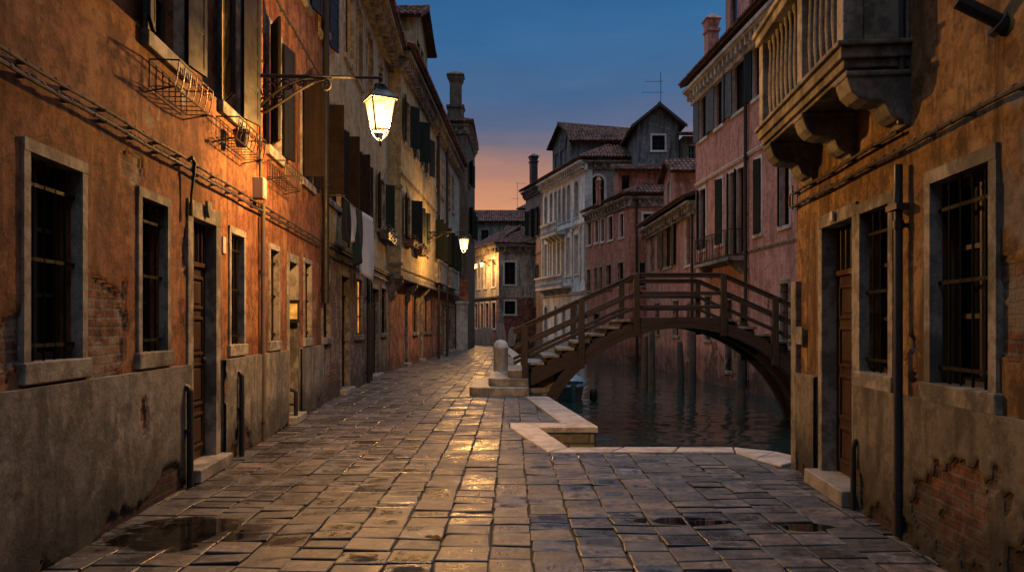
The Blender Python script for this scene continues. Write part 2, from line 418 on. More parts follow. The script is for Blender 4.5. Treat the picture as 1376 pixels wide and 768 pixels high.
def window(F, x0, x1, z0, z1, rec=.15, sur=.10, mat='stone', sill=True, grille=False, shut=None, smat='greenwood', fmat='framewood',
           pane='void', arch=False, bars=(1,2), out=.022, lou=True, y=0, sillh=.12, sillo=.06, sw=None):
    w = x1-x0; mb = MB(); fw = .05; fy = y+rec
    for a, b in ((x0, x0+fw), (x1-fw, x1)): mb.box(a, b, fy, fy+.06, z0, z1)
    mb.box(x0+fw, x1-fw, fy, fy+.06, z0, z0+fw); mb.box(x0+fw, x1-fw, fy, fy+.06, z1-fw, z1)
    for i in range(1, bars[0]+1):
        xx = x0 + w*i/(bars[0]+1); mb.box(xx-.025, xx+.025, fy-.008, fy+.05, z0+fw, z1-fw)
    for i in range(1, bars[1]+1):
        zz = z0 + (z1-z0)*i/(bars[1]+1); mb.box(x0+fw, x1-fw, fy+.004, fy+.045, zz-.015, zz+.015)
    wd = F.put(mb, 'window', M[fmat])
    p = MB(); p.box(x0+.02, x1-.02, fy+.025, fy+.04, z0+.02, z1-.02); p.build('pane', M[pane], wd)
    if sur:
        s = MB(); ov = .004
        if arch:
            r = w/2; zc = z1 - r
            s.box(x0-sur, x0+ov, y-out, y+rec-.02, z0, zc); s.box(x1-ov, x1+sur, y-out, y+rec-.02, z0, zc)
            n = 10; pts = []
            for i in range(n):
                a0, a1 = math.pi*i/n, math.pi*(i+1)/n; ro = r+sur; cx = (x0+x1)/2; ri = r-ov
                poly = [(cx+ri*math.cos(a0), zc+ri*math.sin(a0)), (cx+ro*math.cos(a0), zc+ro*math.sin(a0)), (cx+ro*math.cos(a1), zc+ro*math.sin(a1)), (cx+ri*math.cos(a1), zc+ri*math.sin(a1))]
                s.prism(poly, y-out, y+rec-.02, 'y')
                # spandrel inside the square hole
                q0 = (cx+(r-.002)*math.cos(a0), zc+(r-.002)*math.sin(a0)); q1 = (cx+(r-.002)*math.cos(a1), zc+(r-.002)*math.sin(a1))
                s.prism([q0, (q0[0], z1+.002), (q1[0], z1+.002), q1], y-.006, y+rec-.03, 'y')
        else:
            di = min(.065, rec-.02)
            s.box(x0-sur, x0+ov, y-out, y+di, z0, z1); s.box(x1-ov, x1+sur, y-out, y+di, z0, z1)
            s.box(x0-sur-.0, x1+sur, y-out-.003, y+di, z1-ov, z1+sur*1.1)
        s.build('surround', M[mat], wd, bevel=.006 if sur > .1 else 0)
    if sill:
        s = MB(); s.box(x0-sur-.03, x1+sur+.03, y-sillo, y+rec-.01, z0-sillh, z0+.004); s.build('sill', M[mat], wd, bevel=.01)
    if grille:
        g = MB(); gy = y+.045; n = max(2, int(w/.12))
        for i in range(1, n): xx = x0+w*i/n; g.tube([(xx,gy,z0),(xx,gy,z1-.02)], .009, 6)
        for k in (.08,.5,.86): g.box(x0, x1, gy-.006, gy+.006, z0+(z1-z0)*k-.012, z0+(z1-z0)*k+.012)
        for i in range(1, n):   # spear tips
            xx = x0+w*i/n; g.tube([(xx,gy,z1-.09),(xx,gy,z1-.06),(xx,gy,z1-.015)], [.007,.016,.002], 6)
        g.build('grille', M['bars'], wd)
    if shut:
        for side, ang in ((-1, shut[0]), (1, shut[1])):
            if ang is None: continue
            L, T = leaf_mb(x0-.01 if side < 0 else x1+.01, y-out-.03, sw or w/2, z0+.01, z1-.01, side, ang, lou=lou)
            L.build('shutter', M[smat], wd)
    return wd

def door(F, x0, x1, z1, rec=.15, sur=.12, mat='stone', dmat='doorwood', y=0, step=True, z0=.12, transom=True):
    mb = MB(); fy = y+rec; zt = z1-.45 if transom else z1
    mb.box(x0, x1, fy, fy+.05, z0, zt)
    w = x1-x0
    for a, b, c, d in ((.12,.88,.06,.24),(.12,.88,.28,.50),(.12,.88,.54,.74),(.12,.88,.78,.95)):
        h = zt-z0
        for (e0, e1, g0, g1) in ((a,b,c,c+.015),(a,b,d-.015,d),(a,a+.03,c,d),(b-.03,b,c,d)):
            mb.box(x0+w*e0, x0+w*e1, fy-.018, fy+.01, z0+h*g0, z0+h*g1)
        mb.box(x0+w*(a+.09), x0+w*(b-.09), fy-.012, fy+.01, z0+h*(c+.03), z0+h*(d-.03))
    dr = F.put(mb, 'door', M[dmat], bevel=.004)
    if transom:
        t = MB(); t.box(x0, x1, fy+.005, fy+.02, zt+.04, z1); t.build('pane', M['glass'], dr)
        g = MB(); g.box(x0, x1, fy-.03, fy+.05, zt, zt+.045)
        for i in range(1, 6): xx = x0+w*i/6; g.tube([(xx,fy-.01,zt+.03),(xx,fy-.01,z1)], .008, 6)
        g.build('transom', M[dmat], dr)
    s = MB(); ov=.004
    s.box(x0-sur, x0+ov, y-.016, y+rec-.005, .02, z1); s.box(x1-ov, x1+sur, y-.016, y+rec-.005, .02, z1)
    s.box(x0-sur, x1+sur, y-.02, y+rec-.005, z1-ov, z1+sur*1.15)
    s.build('surround', M[mat], dr, bevel=.008)
    if step:
        s = MB(); s.box(x0-sur-.02, x1+sur+.02, y-.14, y+rec+.05, .0, z0-.002); s.build('step', M['step'], dr, bevel=.012)
    h = MB(); h.lathe([(.005,-.03),(.03,-.02),(.035,0),(.02,.02),(.005,.025)], 10, (0,0,0)); 
    h.v = [(x0+w*.85+a, fy-.03+c, z0+1.0+b) for a,b,c in h.v]; h.build('handle', M['iron'], dr)
    return dr

def cornice(F, x0, x1, z, out=.4, mat='stonedark', dent=.38, h=.16):
    mb = MB(); mb.box(x0, x1, -out, .02, z, z+h*.6); mb.box(x0, x1, -out*.8, .02, z-h*.35, z-.003); mb.box(x0, x1, -out*.3, .02, z-h*2.2, z-h*.35-.003)
    n = int((x1-x0)/dent)
    for i in range(n):
        xx = x0+(x1-x0)*(i+.5)/n; mb.box(xx-.07, xx+.07, -out*.72, -out*.28, z-h*1.6, z-h*.36)
    return F.put(mb, 'cornice', M[mat], bevel=0)
def string(F, x0, x1, z, h=.1, out=.06, mat='stone'):
    mb = MB(); mb.box(x0, x1, -out, .01, z, z+h); mb.box(x0, x1, -out*1.5, .01, z+h*.6, z+h+.02); return F.put(mb, 'string_course', M[mat])
def pipe(F, x, z0, z1, r=.05, out=.09, mat='lead', name='drainpipe', rings=True):
    mb = MB(); mb.tube([(x,-out,z0),(x,-out,z1)], r, 10)
    if rings:
        zz = z0+.25
        while zz < z1: mb.tube([(x,-out,zz),(x,-out,zz+.06)], r*1.25, 10); mb.box(x-.012,x+.012,-out,.02,zz+.01,zz+.04); zz += 1.9
    return F.put(mb, name, M[mat], smooth=True)

def roof_plane(mb, P, pitch=.21, row=.38):
    """rows of curved tiles over the polygon P (first edge is the eave), plus a flat underside"""
    P = [Vector(p) for p in P]; e = (P[1]-P[0]).normalized(); n = e.cross(P[-1]-P[0]).normalized()
    if n.z < 0: n = -n
    s = n.cross(e).normalized()
    if s.dot(P[-1]-P[0]) < 0: s = -s
    q = [((p-P[0]).dot(e), (p-P[0]).dot(s)) for p in P]
    def inside(a, b):
        r = False; j = len(q)-1
        for i in range(len(q)):
            if (q[i][1] > b) != (q[j][1] > b) and a < (q[j][0]-q[i][0])*(b-q[i][1])/(q[j][1]-q[i][1])+q[i][0]: r = not r
            j = i
        return r
    a0, a1 = min(p[0] for p in q), max(p[0] for p in q); b1 = max(p[1] for p in q)
    nc = max(1, int((a1-a0)/pitch)); nr = max(1, int(b1/row+.5)); pw = (a1-a0)/nc; rh = b1/nr
    for i in range(nc):
        for j in range(nr):
            ca, cb = a0+(i+.5)*pw, (j+.5)*rh
            if not inside(ca, cb): continue
            c = rnd.random(); jit = rnd.uniform(-.015,.015); vs = []
            for b, lift, ww in ((j*rh-.04, .045, .5), ((j+1)*rh, .012, .42)):
                for k in range(5):
                    t = math.pi*k/4; vs.append(P[0]+e*(ca+jit-math.cos(t)*pw*ww)+s*b+n*(math.sin(t)*.085+lift-.01))
            mb.add(vs, [(k,k+1,6+k,5+k) for k in range(4)]+[(0,1,2,3,4)], (c,c,c))
    N = len(P); lo = [p-n*.09 for p in P]; up = [p+n*.004 for p in P]
    mb.add(up+lo, [tuple(range(N)), tuple(range(N,2*N))[::-1]]+[(i,(i+1)%N,N+(i+1)%N,N+i) for i in range(N)], (.1,.1,.1))
def caps(mb, *edges):
    for a, b in edges:
        a, b = Vector(a), Vector(b); n = max(1,int((b-a).length/.4))
        for i in range(n):
            c = rnd.random(); mb.tube([a.lerp(b,i/n)+Vector((0,0,.04)), a.lerp(b,(i+1.06)/n)+Vector((0,0,.03))], [.12,.10], 7, col=(c,c,c))
def roof(F, planes, edges=(), parent=None):
    mb = MB()
    for p in planes: roof_plane(mb, p)
    caps(mb, *edges)
    return mb.build('roof', M['tile'], parent or F.h, F.M if not parent else None)
def chimney(par, M_, c, w, z0, z1, mat, top=True):
    mb = MB(); x, y = c
    mb.box(x-w*.5, x+w*.5, y-w*.5, y+w*.5, z0, z1-.5)
    mb.box(x-w*.62, x+w*.62, y-w*.62, y+w*.62, z1-.62, z1-.5+.001)
    mb.lathe([(w*.62,z1-.5),(w*.85,z1-.2),(w*.85,z1-.14)], 4, (x,y,0), math.pi/4)
    mb.lathe([(w*1.0,z1-.14),(w*1.02,z1-.1),(w*.5,z1+.06),(w*.12,z1+.16)], 4, (x,y,0), math.pi/4)
    o = mb.build('chimney', mat, par, M_); return o

# ================================================================== SKY, LIGHT, CAMERA
w = bpy.data.worlds.new('World'); sc.world = w; w.use_nodes = True
nt = w.node_tree; bg = nt.nodes['Background']
sky = nt.nodes.new('ShaderNodeTexSky'); sky.sky_type = 'NISHITA'; sky.sun_disc = False
sky.sun_elevation = R(-2); sky.sun_rotation = R(0); sky.ozone_density = 4.0
tc = nt.nodes.new('ShaderNodeTexCoord'); sp = nt.nodes.new('ShaderNodeSeparateXYZ'); nt.links.new(tc.outputs['Generated'], sp.inputs[0])
tint = nt.nodes.new('ShaderNodeMix'); tint.data_type = 'RGBA'; tint.blend_type = 'MULTIPLY'; tint.inputs[0].default_value = 1
nt.links.new(sky.outputs[0], tint.inputs[6]); tint.inputs[7].default_value = (.62,2.0,1.42,1)
# afterglow low over the setting sun (straight ahead, +Y), with thin cloud streaks
mp = nt.nodes.new('ShaderNodeMapping'); mp.inputs['Scale'].default_value = (1.2,1.2,9); nt.links.new(tc.outputs['Generated'], mp.inputs[0])
nz = nt.nodes.new('ShaderNodeTexNoise'); nz.inputs['Scale'].default_value = 2.2; nz.inputs['Detail'].default_value = 5; nt.links.new(mp.outputs[0], nz.inputs[0])
zz = nt.nodes.new('ShaderNodeMath'); zz.operation = 'MULTIPLY_ADD'; zz.inputs[1].default_value = .06
nt.links.new(nz.outputs['Fac'], zz.inputs[0]); nt.links.new(sp.outputs['Z'], zz.inputs[2])
SKYK = .55
def lin(c): return tuple(((v/255+.055)/1.055)**2.4 if v > 10 else v/255/12.92 for v in c)
cr = nt.nodes.new('ShaderNodeValToRGB'); el = cr.color_ramp.elements
stops = [(.0,(212,142,98)),(.14,(208,146,110)),(.172,(190,136,114)),(.200,(155,121,119)),(.222,(122,113,127)),(.248,(93,105,136)),(.295,(72,104,145)),(.36,(54,102,150)),(.46,(40,96,147))]
el[0].position = 0; el[1].position = stops[1][0]
for s_ in stops[2:]: el.new(s_[0])
for e_, s_ in zip(el, stops): e_.position = s_[0]; e_.color = (*[v/SKYK for v in lin(s_[1])], 1)
nt.links.new(zz.outputs[0], cr.inputs[0]); zz.inputs[1].default_value = .11
of = nt.nodes.new('ShaderNodeMath'); of.operation = 'SUBTRACT'; of.inputs[1].default_value = .056; nt.links.new(sp.outputs['Z'], of.inputs[0]); nt.links.new(of.outputs[0], zz.inputs[2])
ym = nt.nodes.new('ShaderNodeMapRange'); ym.interpolation_type = 'SMOOTHSTEP'; ym.inputs[1].default_value = -.1; ym.inputs[2].default_value = .75; nt.links.new(sp.outputs['Y'], ym.inputs[0])
zf = nt.nodes.new('ShaderNodeMapRange'); zf.interpolation_type = 'SMOOTHSTEP'; zf.inputs[1].default_value = .62; zf.inputs[2].default_value = .34; nt.links.new(sp.outputs['Z'], zf.inputs[0])
wt = nt.nodes.new('ShaderNodeMath'); wt.operation = 'MULTIPLY'; nt.links.new(ym.outputs[0], wt.inputs[0]); nt.links.new(zf.outputs[0], wt.inputs[1])
ad = nt.nodes.new('ShaderNodeMix'); ad.data_type = 'RGBA'; nt.links.new(wt.outputs[0], ad.inputs[0])
nt.links.new(tint.outputs[2], ad.inputs[6]); nt.links.new(cr.outputs[0], ad.inputs[7])
# added fill: unseen sky overhead and behind the camera brightened to lift ambient light
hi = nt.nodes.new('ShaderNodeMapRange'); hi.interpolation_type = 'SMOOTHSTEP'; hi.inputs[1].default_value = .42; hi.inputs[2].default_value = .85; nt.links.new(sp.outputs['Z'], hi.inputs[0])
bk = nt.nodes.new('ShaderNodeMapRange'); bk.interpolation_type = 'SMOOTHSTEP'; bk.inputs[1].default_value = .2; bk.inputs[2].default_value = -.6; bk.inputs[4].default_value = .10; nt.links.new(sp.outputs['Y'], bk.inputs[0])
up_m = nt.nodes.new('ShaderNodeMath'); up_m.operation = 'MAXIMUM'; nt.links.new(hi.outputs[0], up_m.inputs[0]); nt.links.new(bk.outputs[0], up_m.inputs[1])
sky_fill = nt.nodes.new('ShaderNodeMix'); sky_fill.data_type = 'RGBA'; sky_fill.inputs[6].default_value = (0,0,0,1); sky_fill.inputs[7].default_value = (1.75,1.98,2.36,1); nt.links.new(up_m.outputs[0], sky_fill.inputs[0])
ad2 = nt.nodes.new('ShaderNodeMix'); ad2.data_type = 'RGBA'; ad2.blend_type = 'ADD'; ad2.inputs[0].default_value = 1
n2 = nt.nodes.new('ShaderNodeTexNoise'); n2.inputs['Scale'].default_value = 3.1; n2.inputs['Detail'].default_value = 6; n2.inputs['Roughness'].default_value = .62
mp2 = nt.nodes.new('ShaderNodeMapping'); mp2.inputs['Scale'].default_value = (1,1,3.2); mp2.inputs['Rotation'].default_value = (0,.25,0); nt.links.new(tc.outputs['Generated'], mp2.inputs[0]); nt.links.new(mp2.outputs[0], n2.inputs[0])
c2 = nt.nodes.new('ShaderNodeValToRGB'); c2.color_ramp.elements[0].position = .38; c2.color_ramp.elements[0].color = (.93,.93,.93,1); c2.color_ramp.elements[1].position = .66; c2.color_ramp.elements[1].color = (1.16,1.10,1.05,1); nt.links.new(n2.outputs['Fac'], c2.inputs[0])
veil = nt.nodes.new('ShaderNodeMix'); veil.data_type = 'RGBA'; veil.blend_type = 'MULTIPLY'; veil.inputs[0].default_value = 1; nt.links.new(ad.outputs[2], veil.inputs[6]); nt.links.new(c2.outputs[0], veil.inputs[7])
nt.links.new(veil.outputs[2], ad2.inputs[6]); nt.links.new(sky_fill.outputs[2], ad2.inputs[7])
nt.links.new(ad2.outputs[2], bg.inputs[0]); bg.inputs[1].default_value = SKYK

cam = bpy.data.cameras.new('camera'); co = bpy.data.objects.new('camera', cam); COL.objects.link(co); sc.camera = co
co.location = (0,0,EYE); co.rotation_euler = (R(90),0,0); cam.lens = FP/1376*36; cam.sensor_width = 36; cam.shift_y = (HOR-384)/1376; cam.clip_end = 2000; cam.clip_start = .05
sun = bpy.data.lights.new('sun','SUN'); sun.energy = .04; sun.angle = R(12); sun.color = (1,.6,.4)
so = bpy.data.objects.new('sun', sun); COL.objects.link(so); so.rotation_euler = (R(-85),0,0); so.location = (0,80,40)

# ================================================================== GROUND
def structure(o): o['kind'] = 'structure'; return o
mb = MB(); mb.add([(-500,-300,-3),(500,-300,-3),(500,700,-3),(-500,700,-3)], [(0,1,2,3)])
structure(mb.build('ground', M['joint']))
WZ = -.8
def wave(x, y):
    return .022*mnoise.noise(Vector((x*.9, y*1.7, 1)))+.018*mnoise.noise(Vector((x*2.1+3, y*4.2, 7)))+.006*mnoise.noise(Vector((x*5, y*9.5, 3)))
mb = MB(); xs_ = [-.2+.075*i for i in range(126)]; ys_ = [7.6]
while ys_[-1] < 32: ys_.append(ys_[-1]+.05+.0022*(ys_[-1]-7))
mb.v = [(x_, y_, WZ+wave(x_, y_)) for y_ in ys_ for x_ in xs_]; n_ = len(xs_)
mb.f = [(j*n_+i, j*n_+i+1, (j+1)*n_+i+1, (j+1)*n_+i) for j in range(len(ys_)-1) for i in range(n_-1)]; mb.c = [None]*len(mb.f)
X0, X1, Y0, Y1 = xs_[0], xs_[-1], ys_[0], ys_[-1]
for q_ in ([(-30,-10),(60,-10),(60,Y0),(-30,Y0)],[(-30,Y1),(60,Y1),(60,120),(-30,120)],[(-30,Y0),(X0,Y0),(X0,Y1),(-30,Y1)],[(X1,Y0),(60,Y0),(60,Y1),(X1,Y1)]):
    mb.add([(*p_, WZ) for p_ in q_], [(0,1,2,3)])
o = mb.build('canal_water', M['water']); o.data.polygons.foreach_set('use_smooth', [True]*len(o.data.polygons)); structure(o)
bank = [(1.2,10.9),(.70,15.5),(.66,20),(.55,30),(.1,42),(-.3,50),(-.6,59)]
def bankx(y):
    for (xa,ya),(xb,yb) in zip(bank, bank[1:]):
        if ya <= y <= yb: return xa+(xb-xa)*(y-ya)/(yb-ya)
    return bank[0][0] if y < bank[0][1] else bank[-1][0]
out = [(-9,-5),(9,-5),(9,7.72),(3.25,7.72),(3.22,8.3),(3.05,8.75),(2.7,9.04),(.65,9.04),(.35,10.9)]+bank+[(-.6,70),(-9,70)]
mb = MB()
mb.prism(out, -1.6, -.0125)
q = structure(mb.build('quay', M['joint']))
# stone facing of the quay wall, a skin with its own thickness
mb = MB(); edge = out[2:-2]
for (a, b) in zip(edge, edge[1:]):
    A, B = Vector((*a,0)), Vector((*b,0)); d = (B-A).normalized(); n = Vector((d.y,-d.x,0)); 
    for sgn in (1,):
        n_ = Vector((-d.y, d.x, 0)) * -1
        # water lies on the right-hand side walking this way round (anticlockwise outline)
        mb.add([A+n_*.03+Vector((0,0,-1.6)),B+n_*.03+Vector((0,0,-1.6)),B+n_*.03+Vector((0,0,-.005)),A+n_*.03+Vector((0,0,-.005)),
                A-n_*.05+Vector((0,0,-1.6)),B-n_*.05+Vector((0,0,-1.6)),B-n_*.05+Vector((0,0,-.005)),A-n_*.05+Vector((0,0,-.005))],
               [(0,1,2,3),(7,6,5,4),(3,2,6,7),(0,3,7,4),(1,5,6,2)])
structure(mb.build('quay_wall', M['quaywall']))

# white edging stones
mb = MB()
def band(quad, n):
    a, b, c, d = [Vector((*p,0)) for p in quad]    # a-b and d-c are the short ends' run
    for i in range(n):
        t0, t1 = i/n+.004, (i+1)/n-.004
        p = [a.lerp(d,t0), b.lerp(c,t0), b.lerp(c,t1), a.lerp(d,t1)]
        z = .012+rnd.uniform(-.003,.003)
        lo = [v+Vector((0,0,-.07)) for v in p]; cen = sum(p, Vector())/4
        mid = [v+Vector((0,0,z-.012)) for v in p]; hi = [v+(cen-v).normalized()*.014+Vector((0,0,z)) for v in p]
        mb.add(lo+mid+hi, [(0,1,5,4),(1,2,6,5),(2,3,7,6),(3,0,4,7),(4,5,9,8),(5,6,10,9),(6,7,11,10),(7,4,8,11),(8,9,10,11)])
band([(.27,15.5),(.75,15.5),(1.26,10.9),(.75,11.32)], 4)
band([(-.03,11.32),(-.03,10.86),(1.26,10.86),(.745,11.32)], 2)
band([(-.03,10.85),(.38,10.85),(.68,9.05),(.42,8.72)], 2)
band([(.43,8.72),(.69,9.08),(2.7,9.08),(2.62,8.72)], 3)
band([(2.63,8.72),(2.71,9.08),(3.1,8.78),(2.72,8.30)], 1)
band([(2.72,8.29),(3.1,8.77),(3.28,8.3),(2.86,7.9)], 1)
for (a, b) in zip(bank[1:], bank[2:]):
    if a[1] < 18.5: a = (.67, 18.6)
    band([(a[0]-.4,a[1]),(a[0]+.06,a[1]),(b[0]+.06,b[1]),(b[0]-.4,b[1])], max(1,int((b[1]-a[1])/1.6)))
structure(mb.build('kerb', M['quaystone']))

# paving slabs
mb = MB()
puddles = [(-2.36,5.42,.56,.52),(1.28,5.72,.46,.15),(2.12,5.55,.30,.15),(-.55,5.3,.14,.10)]
def dep(x, y):
    r = 0
    for a,b,rx,ry in puddles:
        d = ((x-a)/rx)**2+((y-b)/ry)**2
        if d < 1: r = max(r, .0145*(1-d)**.7+.004*mnoise.noise(Vector((x*5,y*5,2))))
    return r
def slab(x0, x1, y0, y1):
    g = rnd.uniform(.006,.012); x0 += g*.5; x1 -= g*.5; g = rnd.uniform(.012,.026); y0 += g*.5; y1 -= g*.5
    if x1-x0 < .05 or y1-y0 < .05: return
    b = rnd.random()**.8; k = rnd.uniform(.38,1.18)
    base = Vector((.090,.098,.112)).lerp(Vector((.165,.118,.088)), b)*k
    tx, ty = rnd.gauss(0,.0024), rnd.gauss(0,.0030); h = rnd.uniform(-.004,.004)
    e = rnd.uniform(.006,.011); vs = []
    jit = [(rnd.uniform(-.011,.011), rnd.uniform(-.011,.011)) for _ in range(4)]
    C = ((x0,y0,-1,-1),(x1,y0,1,-1),(x1,y1,1,1),(x0,y1,-1,1))
    hz = lambda sx, sy: h+tx*sx+ty*sy
    for (x,y,sx,sy),(jx,jy) in zip(C,jit): vs.append((x+jx*.3,y+jy*.3,-.04))
    for (x,y,sx,sy),(jx,jy) in zip(C,jit): vs.append((x+jx,y+jy,hz(sx,sy)-.0045))
    for (x,y,sx,sy),(jx,jy) in zip(C,jit): vs.append((x+jx-sx*e,y+jy-sy*e,hz(sx,sy)))
    mx, my = (x0+x1)/2, (y0+y1)/2; w_, d_ = (x1-x0)/2, (y1-y0)/2
    near = max(0, 1-abs(mx+.35)/1.5)*max(0, min(1, (9.5-my)/3))
    hol = rnd.random()**1.1*(.45+.75*near); dz = .0045*hol
    ox, oy = rnd.uniform(-.1,.1)*w_, rnd.uniform(-.1,.1)*d_
    for r_ in (.78,.45):
        for k_ in range(8):
            t = math.pi*(.25+k_/4)-math.pi; sx, sy = math.cos(t), math.sin(t); q_ = 1/max(abs(sx),abs(sy))*.5+.5
            vs.append((mx+ox*(1-r_)+sx*q_*w_*r_, my+oy*(1-r_)+sy*q_*d_*r_, hz(sx*r_,sy*r_)-dz*(1-r_)*1.4))
    fs = [(0,1,5,4),(1,2,6,5),(2,3,7,6),(3,0,4,7),(4,5,9,8),(5,6,10,9),(6,7,11,10),(7,4,8,11)]
    # outer ring of the top: corners 8..11 sit at ring points 0,2,4,6 (starting lower left)
    for c_ in range(4):
        i0, i1, i2 = 12+2*c_, 12+2*c_+1, 12+(2*c_+2)%8; j0, j1 = 8+c_, 8+(c_+1)%4
        fs += [(j0,j1,i1),(j0,i1,i0),(j1,i2,i1)]
    for k_ in range(8): fs.append((12+k_,12+(k_+1)%8,20+(k_+1)%8,20+k_))
    fs.append(tuple(range(20,28)))
    hv = [0]*12+[.38*hol]*8+[hol]*8
    vs = [(a_, b_, c_-dep(a_, b_)) if c_ > -.03 else (a_, b_, c_) for a_, b_, c_ in vs]
    hv = [v_+55*dep(vs[i_][0], vs[i_][1]) for i_, v_ in enumerate(hv)]
    n0 = len(mb.v); mb.v += vs
    for f in fs:
        mb.f.append(tuple(i+n0 for i in f)); q_ = 1 if f[0] > 7 or len(f) != 4 or f[2] >= 12 else .16; mb.c.append([(base[0]*q_,base[1]*q_,base[2]*q_,hv[i]) for i in f])
x = -5.6
def leftx(y): return -2.584-.07*y if y < 13.9 else -3.7
while x < 3.4:
    wd = rnd.uniform(.28,.38); x1 = x+wd
    y = -3+rnd.uniform(0,.5)
    while y < 66:
        ln = rnd.uniform(.18,.32) if y < 30 else rnd.uniform(.3,.5); y1 = y+ln; ym_ = (y+y1)/2
        if ym_ < 8.7: lim = 2.72 if ym_ > 8.2 else 2.80 if ym_ > 7.85 else 3.4
        elif ym_ < 10.85: lim = -.01+(10.85-ym_)/(10.85-8.72)*.45
        elif ym_ < 11.3: lim = -.03
        elif ym_ < 15.6: lim = .27+(ym_-15.5)/(11.32-15.5)*.48
        else: lim = bankx(ym_)-.4
        if y < 8.7 < y1: y1 = 8.7
        xa, xb = x, min(x1, lim)
        if ym_ >= 8.7 and ym_ < 11.3 and False: pass
        if xb-xa > .1 and xb > leftx(ym_)-.3: slab(xa, xb, y, y1)
        y = y1
    x = x1
structure(mb.build('pavement', M['paving']))
for k, (a,b,rx,ry) in enumerate(puddles):
    mb = MB(); n = 44; ring = []
    for i in range(n):
        t = 2*math.pi*i/n; r = 1+.34*mnoise.noise(Vector((math.cos(t)*1.6+k*5, math.sin(t)*1.6, k)))+.12*mnoise.noise(Vector((math.cos(t)*6+k*5, math.sin(t)*6, k)))
        ring.append((a+rx*math.cos(t)*.97, b+ry*math.sin(t)*.97))
    mb.prism(ring, -.0195, -.0075)
    structure(mb.build('puddle', M['puddle']))

# ================================================================== HOUSES, LEFT SIDE
P = {}
kw = dict(base=(.215,.080,.042), alt=(.315,.138,.062), seed=1, patch=(.37,.19,.10), wear=.85)
P['red'] = plaster('plaster_red', thr=.9, **kw); P['redrelief'] = plaster('plaster_redrelief', relief=True, under=(.24,.20,.16), **kw)
P['redplinth'] = plaster('plaster_redplinth', (.195,.18,.16), (.265,.245,.21), seed=2, damp=.7, wear=.6, patch=(.42,.37,.30), relief=True, under=(.15,.13,.11))
P['ochre'] = plaster('plaster_ochre', (.37,.285,.165), (.45,.36,.23), .74, wear=.65, seed=3, patch=(.5,.42,.3), streak=.4)
P['brickplaster'] = plaster('plaster_brickplaster', (.25,.20,.155), (.32,.27,.21), .44, seed=4, damp=.6)
P['yellow'] = plaster('plaster_yellow', (.40,.315,.165), (.46,.38,.22), .76, wear=.6, seed=5, streak=.4)
P['redlow'] = plaster('plaster_redlow', (.33,.12,.07), (.38,.17,.10), .66, .2, .5, seed=6)
P['greyhouse'] = plaster('plaster_greyhouse', (.34,.31,.27), (.42,.39,.35), .74, wear=.6, seed=7)
P['tower'] = plaster('plaster_tower', (.105,.080,.064), (.145,.115,.09), .66, seed=8, wear=.5)

def WIN(F, pl, pr, zb, zt, **kw): return window(F, F.x(pl), F.x(pr), zb, zt, **kw)
def hole(F, pl, pr, zb, zt): return (F.x(pl), F.x(pr), zb, zt)

# ---- near red-orange house
wx = lambda y: -2.584-.07*y
h = house('townhouse', 'weathered orange-red townhouse carrying the big scrolled street lamp, closest on the left', 'house', (wx(5),5), 'houses lining the paved street')
F = Face(h, (wx(-3),-3), (wx(13.9),13.9)); L1 = F
gf = [(38,109),(189,224),(309.5,327),(362.5,374),(409,417.5)]
first = [(60,112),(198,243),(297,320),(360,376),(405,419)]
dw = [(258,289),(388,398.5)]
holes = [hole(F,a,b,1.27,2.54) for a,b in gf] + [hole(F,a,b,3.9,5.53) for a,b in first] + [hole(F,a,b,.0,2.54) for a,b in dw]
up = []
for a, b in ((5.0,5.9),(7.2,8.1),(9.3,10.1),(11.2,12.0),(13.2,14.0),(15.0,15.8)): up.append((a+1.7,b+1.7,6.9,8.2))
holes += up + [(2.5,3.4,1.27,2.54),(4.6,5.5,1.27,2.54),(3.2,4.0,3.9,5.53),(5,5.8,3.9,5.53)]
ZR = 3.74
low = [h_ for h_ in holes if h_[3] < ZR]; wall(F, 0, F.L, -.2, ZR, low, P['red'], 7, y=.04, name='lower_wall'); wall(F, 0, F.L, ZR, 9.2, [h_ for h_ in holes if h_[2] > ZR], P['red'], 7)
RX = 5.9
mb = wall_mb(0, RX, 1.1, ZR-.002, [h_ for h_ in low if h_[1] < RX+.2], .045, y=-.004); F.put(mb, 'plaster_coat', P['red'])
bl_ = [(8.50,1.52,.50,.62,.55),(9.98,1.55,.30,.5,.40),(7.35,1.5,.30,.6,.38),(12.3,1.62,.22,.55,.42),(13.4,1.5,.3,.4,.4),(10.0,2.2,.12,.5,.34),(8.9,2.75,.3,.14,.3)]
relief(F, RX+.003, F.L, 1.10, ZR, .004, low, lambda x_, z_: fract(x_, z_, 1.7)+blobv(x_, z_, bl_), .30, P['redrelief'], 'plaster_coat',
       flake=lambda x_, z_: fract(x_, z_, 5.2, .30)+.06)
for i, (a,b) in enumerate(gf): WIN(F, a, b, 1.27, 2.54, rec=.14, sur=.065, out=.014, sillo=.035, grille=True, sillh=.13)
for a in ((2.5,3.4),(4.6,5.5)): window(F, *a, 1.27, 2.54, rec=.14, grille=True)
sh = {0:(165,170),1:(164,172),2:(150,165),3:(150,168),4:(88,165)}
for i, (a,b) in enumerate(first):
    WIN(F, a, b, 3.9, 5.53, rec=.14, sur=.085, shut=sh[i], smat='darkshutter' if i < 4 else 'brownwood', sillh=.13, lou=False, sw=.36 if i < 4 else .32)
for a in ((3.2,4.0),(5,5.8)): window(F, *a, 3.9, 5.53, rec=.14, sur=.085, shut=(165,165), smat='darkshutter', lou=False, sw=.36)
for o in up: window(F, *o, rec=.2, sur=.08, shut=(165,165), smat='darkshutter', lou=False)
d0 = door(F, F.x(258), F.x(289), 2.54, rec=.11, sur=.14, z0=.13)
cr_ = MB(); xm = (F.x(258)+F.x(289))/2
